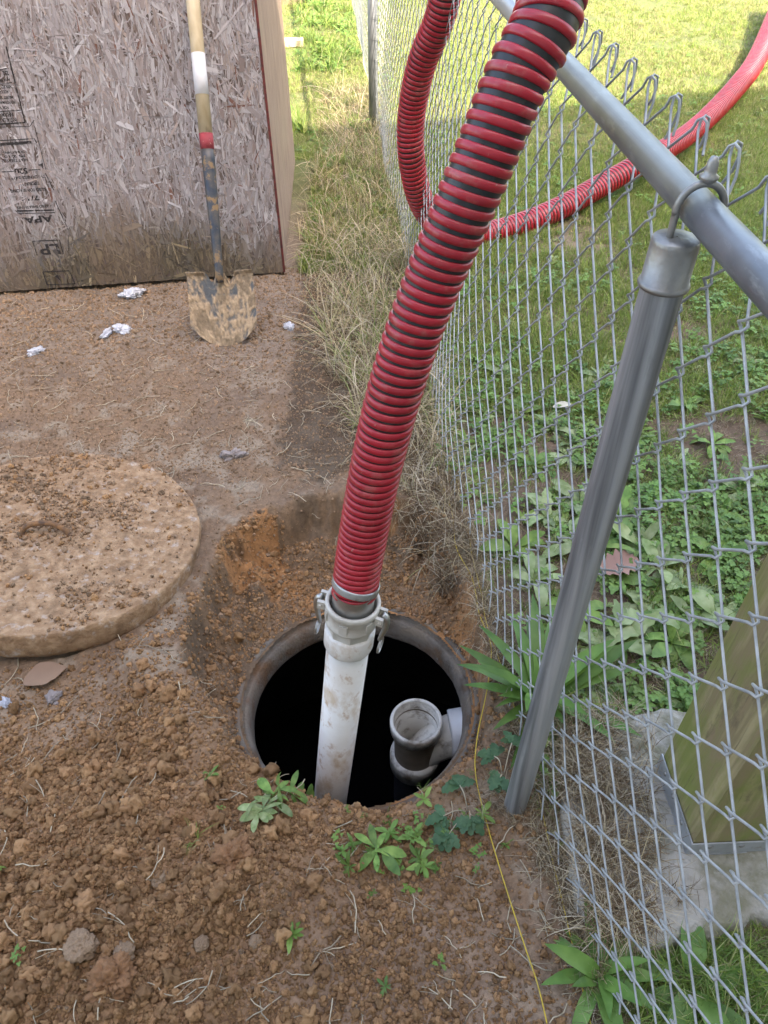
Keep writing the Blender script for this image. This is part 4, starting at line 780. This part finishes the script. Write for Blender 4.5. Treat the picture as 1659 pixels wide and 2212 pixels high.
bramble('small bramble shoot climbing at the left foot of the near post', gl(1085, 1690, .01), [(-.02, .03, .05), (.02, .05, .07), (-.01, -.01, .03)], 9)
# uprooted weed hanging over the lip
def stemweed(label, px, mm, nl, seed, L=(.032, .058), W=.34):
    rs = random.Random(seed); P = []
    for (u, v, dz) in px: p = gr(u, v); P.append(np.array([p[0], p[1], H1(p[0], p[1])+dz]))
    C = catmull(P, 40); t = thing('uprooted_weed', label, 'weed', tuple(C[0])); mb = MB(); tube(mb, C-C[0], .0014, 5); mb.build('stem', mm, t); protos = []
    for k in range(4):
        mb = MB(); leafmesh(mb, 1, W*rs.uniform(.8, 1.2), 'spoon', rs.uniform(.1, 1.1), 0, 7, lift=0, rs=rs); protos.append(mb.mesh('leaf', mm))
    for k in range(nl):
        q = C[int(rs.uniform(.05, 1)*39)]-C[0]; l_ = rs.uniform(*L); put('leaf', protos[k % 4], t, loc=tuple(q+np.array([0, 0, rs.uniform(0, .012)])), rot=(rs.uniform(-1.0, 1.0), -rs.uniform(-.2, .6), rs.uniform(0, 6.28)), scale=(l_,)*3)
stemweed('fresh uprooted weed lying across the left lip of the opening', [(688, 1668, .055), (660, 1700, .04), (620, 1730, .022), (590, 1745, .02)], g_weed, 24, 21)
stemweed('limp uprooted weed with pale leaf backs on the clay heap', [(600, 1750, .02), (570, 1785, .018), (535, 1808, .018)], g_dock, 16, 22)
plant('wilted_weed', 'wilted flat weed lying below the pit lip near the yellow string', 'weed', gl(815, 1850, .02), 7, g_weed, 'spoon', (.04, .08), .33, (-.1, .3), (.1, .6), 23)
# broad-leaved rosettes behind the mesh
spots = [(1120, 900), (1200, 930), (1150, 1010), (1230, 990), (1180, 1120), (1110, 1190), (1240, 1180), (1330, 1120), (1380, 1180), (1150, 1260), (1330, 1260), (1420, 1230), (1240, 1330), (1390, 1330), (1480, 1270), (1550, 1210), (1300, 1400), (1450, 1390), (1560, 1330), (1600, 1060), (1540, 960), (1610, 790), (1350, 960), (1300, 820), (1090, 820), (1480, 880), (1250, 1090), (1290, 1190), (1350, 1390), (1500, 1340)]
for i, (u, v) in enumerate(spots):
    g_ = [g_weed, g_dock, g_weed, g_dock, g_dock][i % 5]; big_ = v > 1080
    look = ['dark green spoon-leaved', 'pale wavy-leaved', 'light green spoon-leaved'][0 if i % 3 == 0 else (1 if g_ is g_dock else 2)]
    where = 'seen right of the near post' if u > 1340 else ('low down beside the near post' if v > 1150 else ('just above the pit corner behind the mesh' if u < 1200 else 'left of the near post behind the mesh'))
    plant('weed_rosette', '%s weed rosette %s' % (look, where), 'weed', gl(u, v, .004), 12 if big_ else 10, g_, ['spoon', 'wavy', 'spoon'][i % 3], (.05, .13) if big_ else (.04, .10), .34, (.05, .9), (.3, 1.5), 100+i, 'broad-leaved weeds behind the mesh', seg=7)

# ============================================================ small loose things
m_fluff = mat('white_wadding', (.82, .82, .88), (.74, .74, .80), .95, scale=40, bump=.003, bscale=150); m_fluff2 = mat('grubby_wadding', (.50, .42, .40), (.40, .33, .30), .95, scale=40, bump=.003, bscale=150)
for i, (u, v, s_f, mm, lb) in enumerate([(283, 640, .036, m_fluff, 'white wad of stuffing beside the shed base, nearest the panel'), (232, 722, .024, m_fluff, 'flat white scrap of stuffing touching the round wad'), (262, 713, .026, m_fluff, 'round white wad of stuffing beside the flat scrap'), (78, 761, .021, m_fluff, 'small white wad of stuffing alone on the soil by the left edge'), (624, 708, .020, m_fluff, 'white wad of stuffing right of the shovel blade in the grass edge'), (505, 985, .028, m_fluff2, 'dirty pinkish rag of stuffing trodden into the mud above the pit'), (118, 1508, .015, m_fluff2, 'dirty wad of stuffing below the brown leaf by the lid'), (10, 1520, .014, m_fluff, 'pale scrap at the left edge below the lid')]):
    p = gr(u, v); bl = blob(5, 1.15, 60+i, (1.1, .85, .65)); bl.materials.append(mm); s_f *= 1.35; put('stuffing_wad', bl, None, lb, 'stuffing', 'scraps of white stuffing', loc=(p[0], p[1], H1(p[0], p[1])+s_f*.25), rot=(0, 0, i*1.3), scale=(s_f, s_f*(.6 if i in (1, 5) else 1), s_f*.7))
m_dead = mat('dead_leaf', (.20, .115, .07), (.29, .18, .11), .7, scale=5); m_pink = mat('reddish_dead_leaf', (.26, .14, .11), (.34, .20, .15), .7, scale=5)
def deadleaf(u, v, L, yaw, mm, lb, W=.55, kind='ov', dz=.012):
    mb = MB(); leafmesh(mb, L, L*W, kind, .5, 0, 10, (-L/2, 0, 0), 0, .25, rs=random.Random(u)); p = gr(u, v); mb.build('dead_leaf', mm, None, label=lb, cat='leaf', loc=(p[0], p[1], H1(p[0], p[1])+dz), rot=(.25, 0, yaw))
deadleaf(103, 1468, .105, .45, m_dead, 'large brown dead leaf lying under the front rim of the lid', dz=.02)
deadleaf(1335, 1235, .12, .3, m_pink, 'reddish-brown dead oak leaf lying among the weeds behind the mesh', .6, 'wavy', .03)
deadleaf(1212, 890, .07, .2, mat('pale_dead_leaf', (.5, .47, .38)), 'pale dry leaf on the weeds behind the mesh', .4, 'ov', .03)
m_rock = mat('clay_lump', (.42, .20, .08), (.27, .145, .078), .95, scale=30, bump=.0015, bscale=160); m_stone = mat('grey_brown_stone', (.34, .22, .13), (.25, .165, .10), .8, scale=12, bump=.001)
for i, (u, v, s_r, mm, lb) in enumerate([(520, 1895, .040, m_rock, 'large orange clay lump at the top of the spoil heap'), (268, 2140, .042, m_rock, 'orange clay lump at the bottom of the spoil heap'), (365, 1935, .017, m_stone, 'pale pointed stone in the middle of the spoil heap'), (450, 2068, .014, m_stone, 'small pale stone on the spoil heap below the largest lump'), (560, 2060, .013, m_stone, 'rounded grey stone near the right side of the spoil heap'), (290, 2090, .020, m_stone, 'dark round clod pair beside the bottom clay lump'), (825, 2110, .014, m_rock, 'orange clay lump on the bare soil below the pit'), (970, 2112, .011, m_stone, 'tan stone on the bare soil at the bottom centre'), (880, 1690, .022, m_rock, 'earth lump on the near right lip of the opening'), (200, 2080, .030, m_stone, 'flattened grey-brown earth lump in the spoil heap')]):
    p = gr(u, v); bl = blob(5, 1.0 if mm is m_rock else .55, 80+i, (1, 1, .7)); bl.materials.append(mm); put('earth_lump' if mm is m_rock else 'stone', bl, None, lb, 'lump' if mm is m_rock else 'stone', None, loc=(p[0], p[1], H1(p[0], p[1])+s_r*.35), rot=(0, 0, i), scale=(s_r,)*3)
m_yel = mat('yellow_twine', (.62, .42, .03), (.50, .36, .06), .6, scale=200)
def string(pts, r_, m_, name, lb, cat, rest=True):
    P = []
    for q in pts:
        if len(q) == 3: P.append(at(*q))
        else: p = gr(*q); P.append(np.array([p[0], p[1], max(H1(p[0], p[1]), .0)+.008]))
    P = np.array(P); mb = MB(); tube(mb, catmull(P, 120)-P[0], r_, 6); mb.build(name, m_, None, label=lb, cat=cat, loc=tuple(P[0]))
string([(925, 860), (935, 930), (945, 1020), (975, 1110), (985, 1185), (1020, 1255), (1035, 1330), (1060, 1400), (1052, 1490), (1030, 1600), (1027, 1680), (1050, 1780), (1085, 1900), (1130, 2040), (1160, 2130), (1180, 2215)], .0013, m_yel, 'yellow_string', 'yellow string running down past the pit onto the bare soil', 'string')
string([(975, 1000), (990, 1060), (1010, 1150), (1020, 1210), (1040, 1290), (1050, 1350), (1085, 1450), (1110, 1530), (1145, 1640), (1165, 1730), (1190, 1850), (1225, 2000), (1250, 2110), (1275, 2220)], .0013, m_yel, 'yellow_string', 'second yellow string lying along the foot of the mesh behind the post', 'string')
m_twig = mat('dark_twig', (.07, .03, .02), (.05, .025, .02), .8)
string([(1255, 40), (1285, 75), (1318, 115), (1340, 136)], .005, m_twig, 'twig', 'long dark bent twig on the sunlit lawn beyond the rail', 'twig')
m_brd = mat('pale_board', (.45, .38, .26), (.38, .31, .21), .8, scale=20, stretch=(.2, 1, 1))
p = gr(640, 100); mb = MB(); box(mb, (0, 0, .03), (.62, .15, .05)); mb.build('wood_offcut', m_brd, None, False, label='pale sunlit plank end lying on the grass behind the shed', cat='plank', loc=(p[0]-.24, p[1], 0), rot=(0, 0, .08))
p = gr(630, 12); mb = MB(); box(mb, (0, 0, .12), (.9, .2, .24)); mb.build('timber_block', mat('old_timber', (.22, .18, .10), (.16, .13, .07), .8), None, False, label='dark old timber block on the grass at the top behind the shed', cat='timber', loc=(p[0]-.28, p[1]+.12, 0), rot=(0, 0, .1))

# ============================================================ the house behind the photographer, whose eave shades the yard
m_sid = mat('cream_siding', (.62, .60, .54), (.58, .56, .50), .7, scale=4); m_shg = mat('shingle', (.10, .09, .085), (.15, .14, .13), .9, scale=12); m_gls = mat('window_glass', (.03, .04, .05), rough=.05)
hdir = np.array([1, .27, 0]); hdir /= np.linalg.norm(hdir); hn = np.array([-hdir[1], hdir[0], 0]); EH = 7.5
k_ = EH/math.tan(SEL); ev = np.array([-.55+sh[0]*k_, 5.5+sh[1]*k_, 0]); ev = ev-hdir*(ev[0]/hdir[0])   # eave line at x=0
Rh = np.stack([hdir, hn, [0, 0, 1]], 1)
house = thing('house', 'two-storey cream sided house whose roof edge shades the near yard', 'house', tuple(ev-hn*.45))
def hp_(a, b, c): return hdir*a+hn*b+np.array([0, 0, c])
mb = MB(); box(mb, hp_(3, -4, 3.6), (26, 8, 7.2), Rh)
for i in range(36): box(mb, hp_(3, .008+.004, .1+i*.2), (26, .024, .19), Rh)
mb.build('wall', m_sid, house, smooth=False)
mb = MB(); mb.add([hp_(a, b, c) for a in (-10.3, 16.3) for b, c in ((.45, EH), (.45, EH-.18), (-8.45, EH-.18), (-8.45, EH), (-4, EH+2.2))], [(0, 1, 2, 3, 4), (9, 8, 7, 6, 5), (0, 5, 6, 1), (1, 6, 7, 2), (2, 7, 8, 3), (3, 8, 9, 4), (4, 9, 5, 0)]); mb.build('roof', m_shg, house, smooth=False)
for a_ in (-6, -2, 2, 6, 10):
    for z_w in (1.6, 4.9):
        mb = MB(); box(mb, hp_(a_, .04, z_w), (1.1, .06, 1.4), Rh); wf = mb.build('window', m_wht, house, smooth=False); mb = MB(); box(mb, hp_(a_, .075, z_w), (.95, .012, 1.25), Rh); mb.build('pane', m_gls, wf, smooth=False)
# trees along the far side of the lawn (beyond the frame, seen only from other positions)
print('tris', sum(len(m.polygons)*2 for m in bpy.data.meshes))
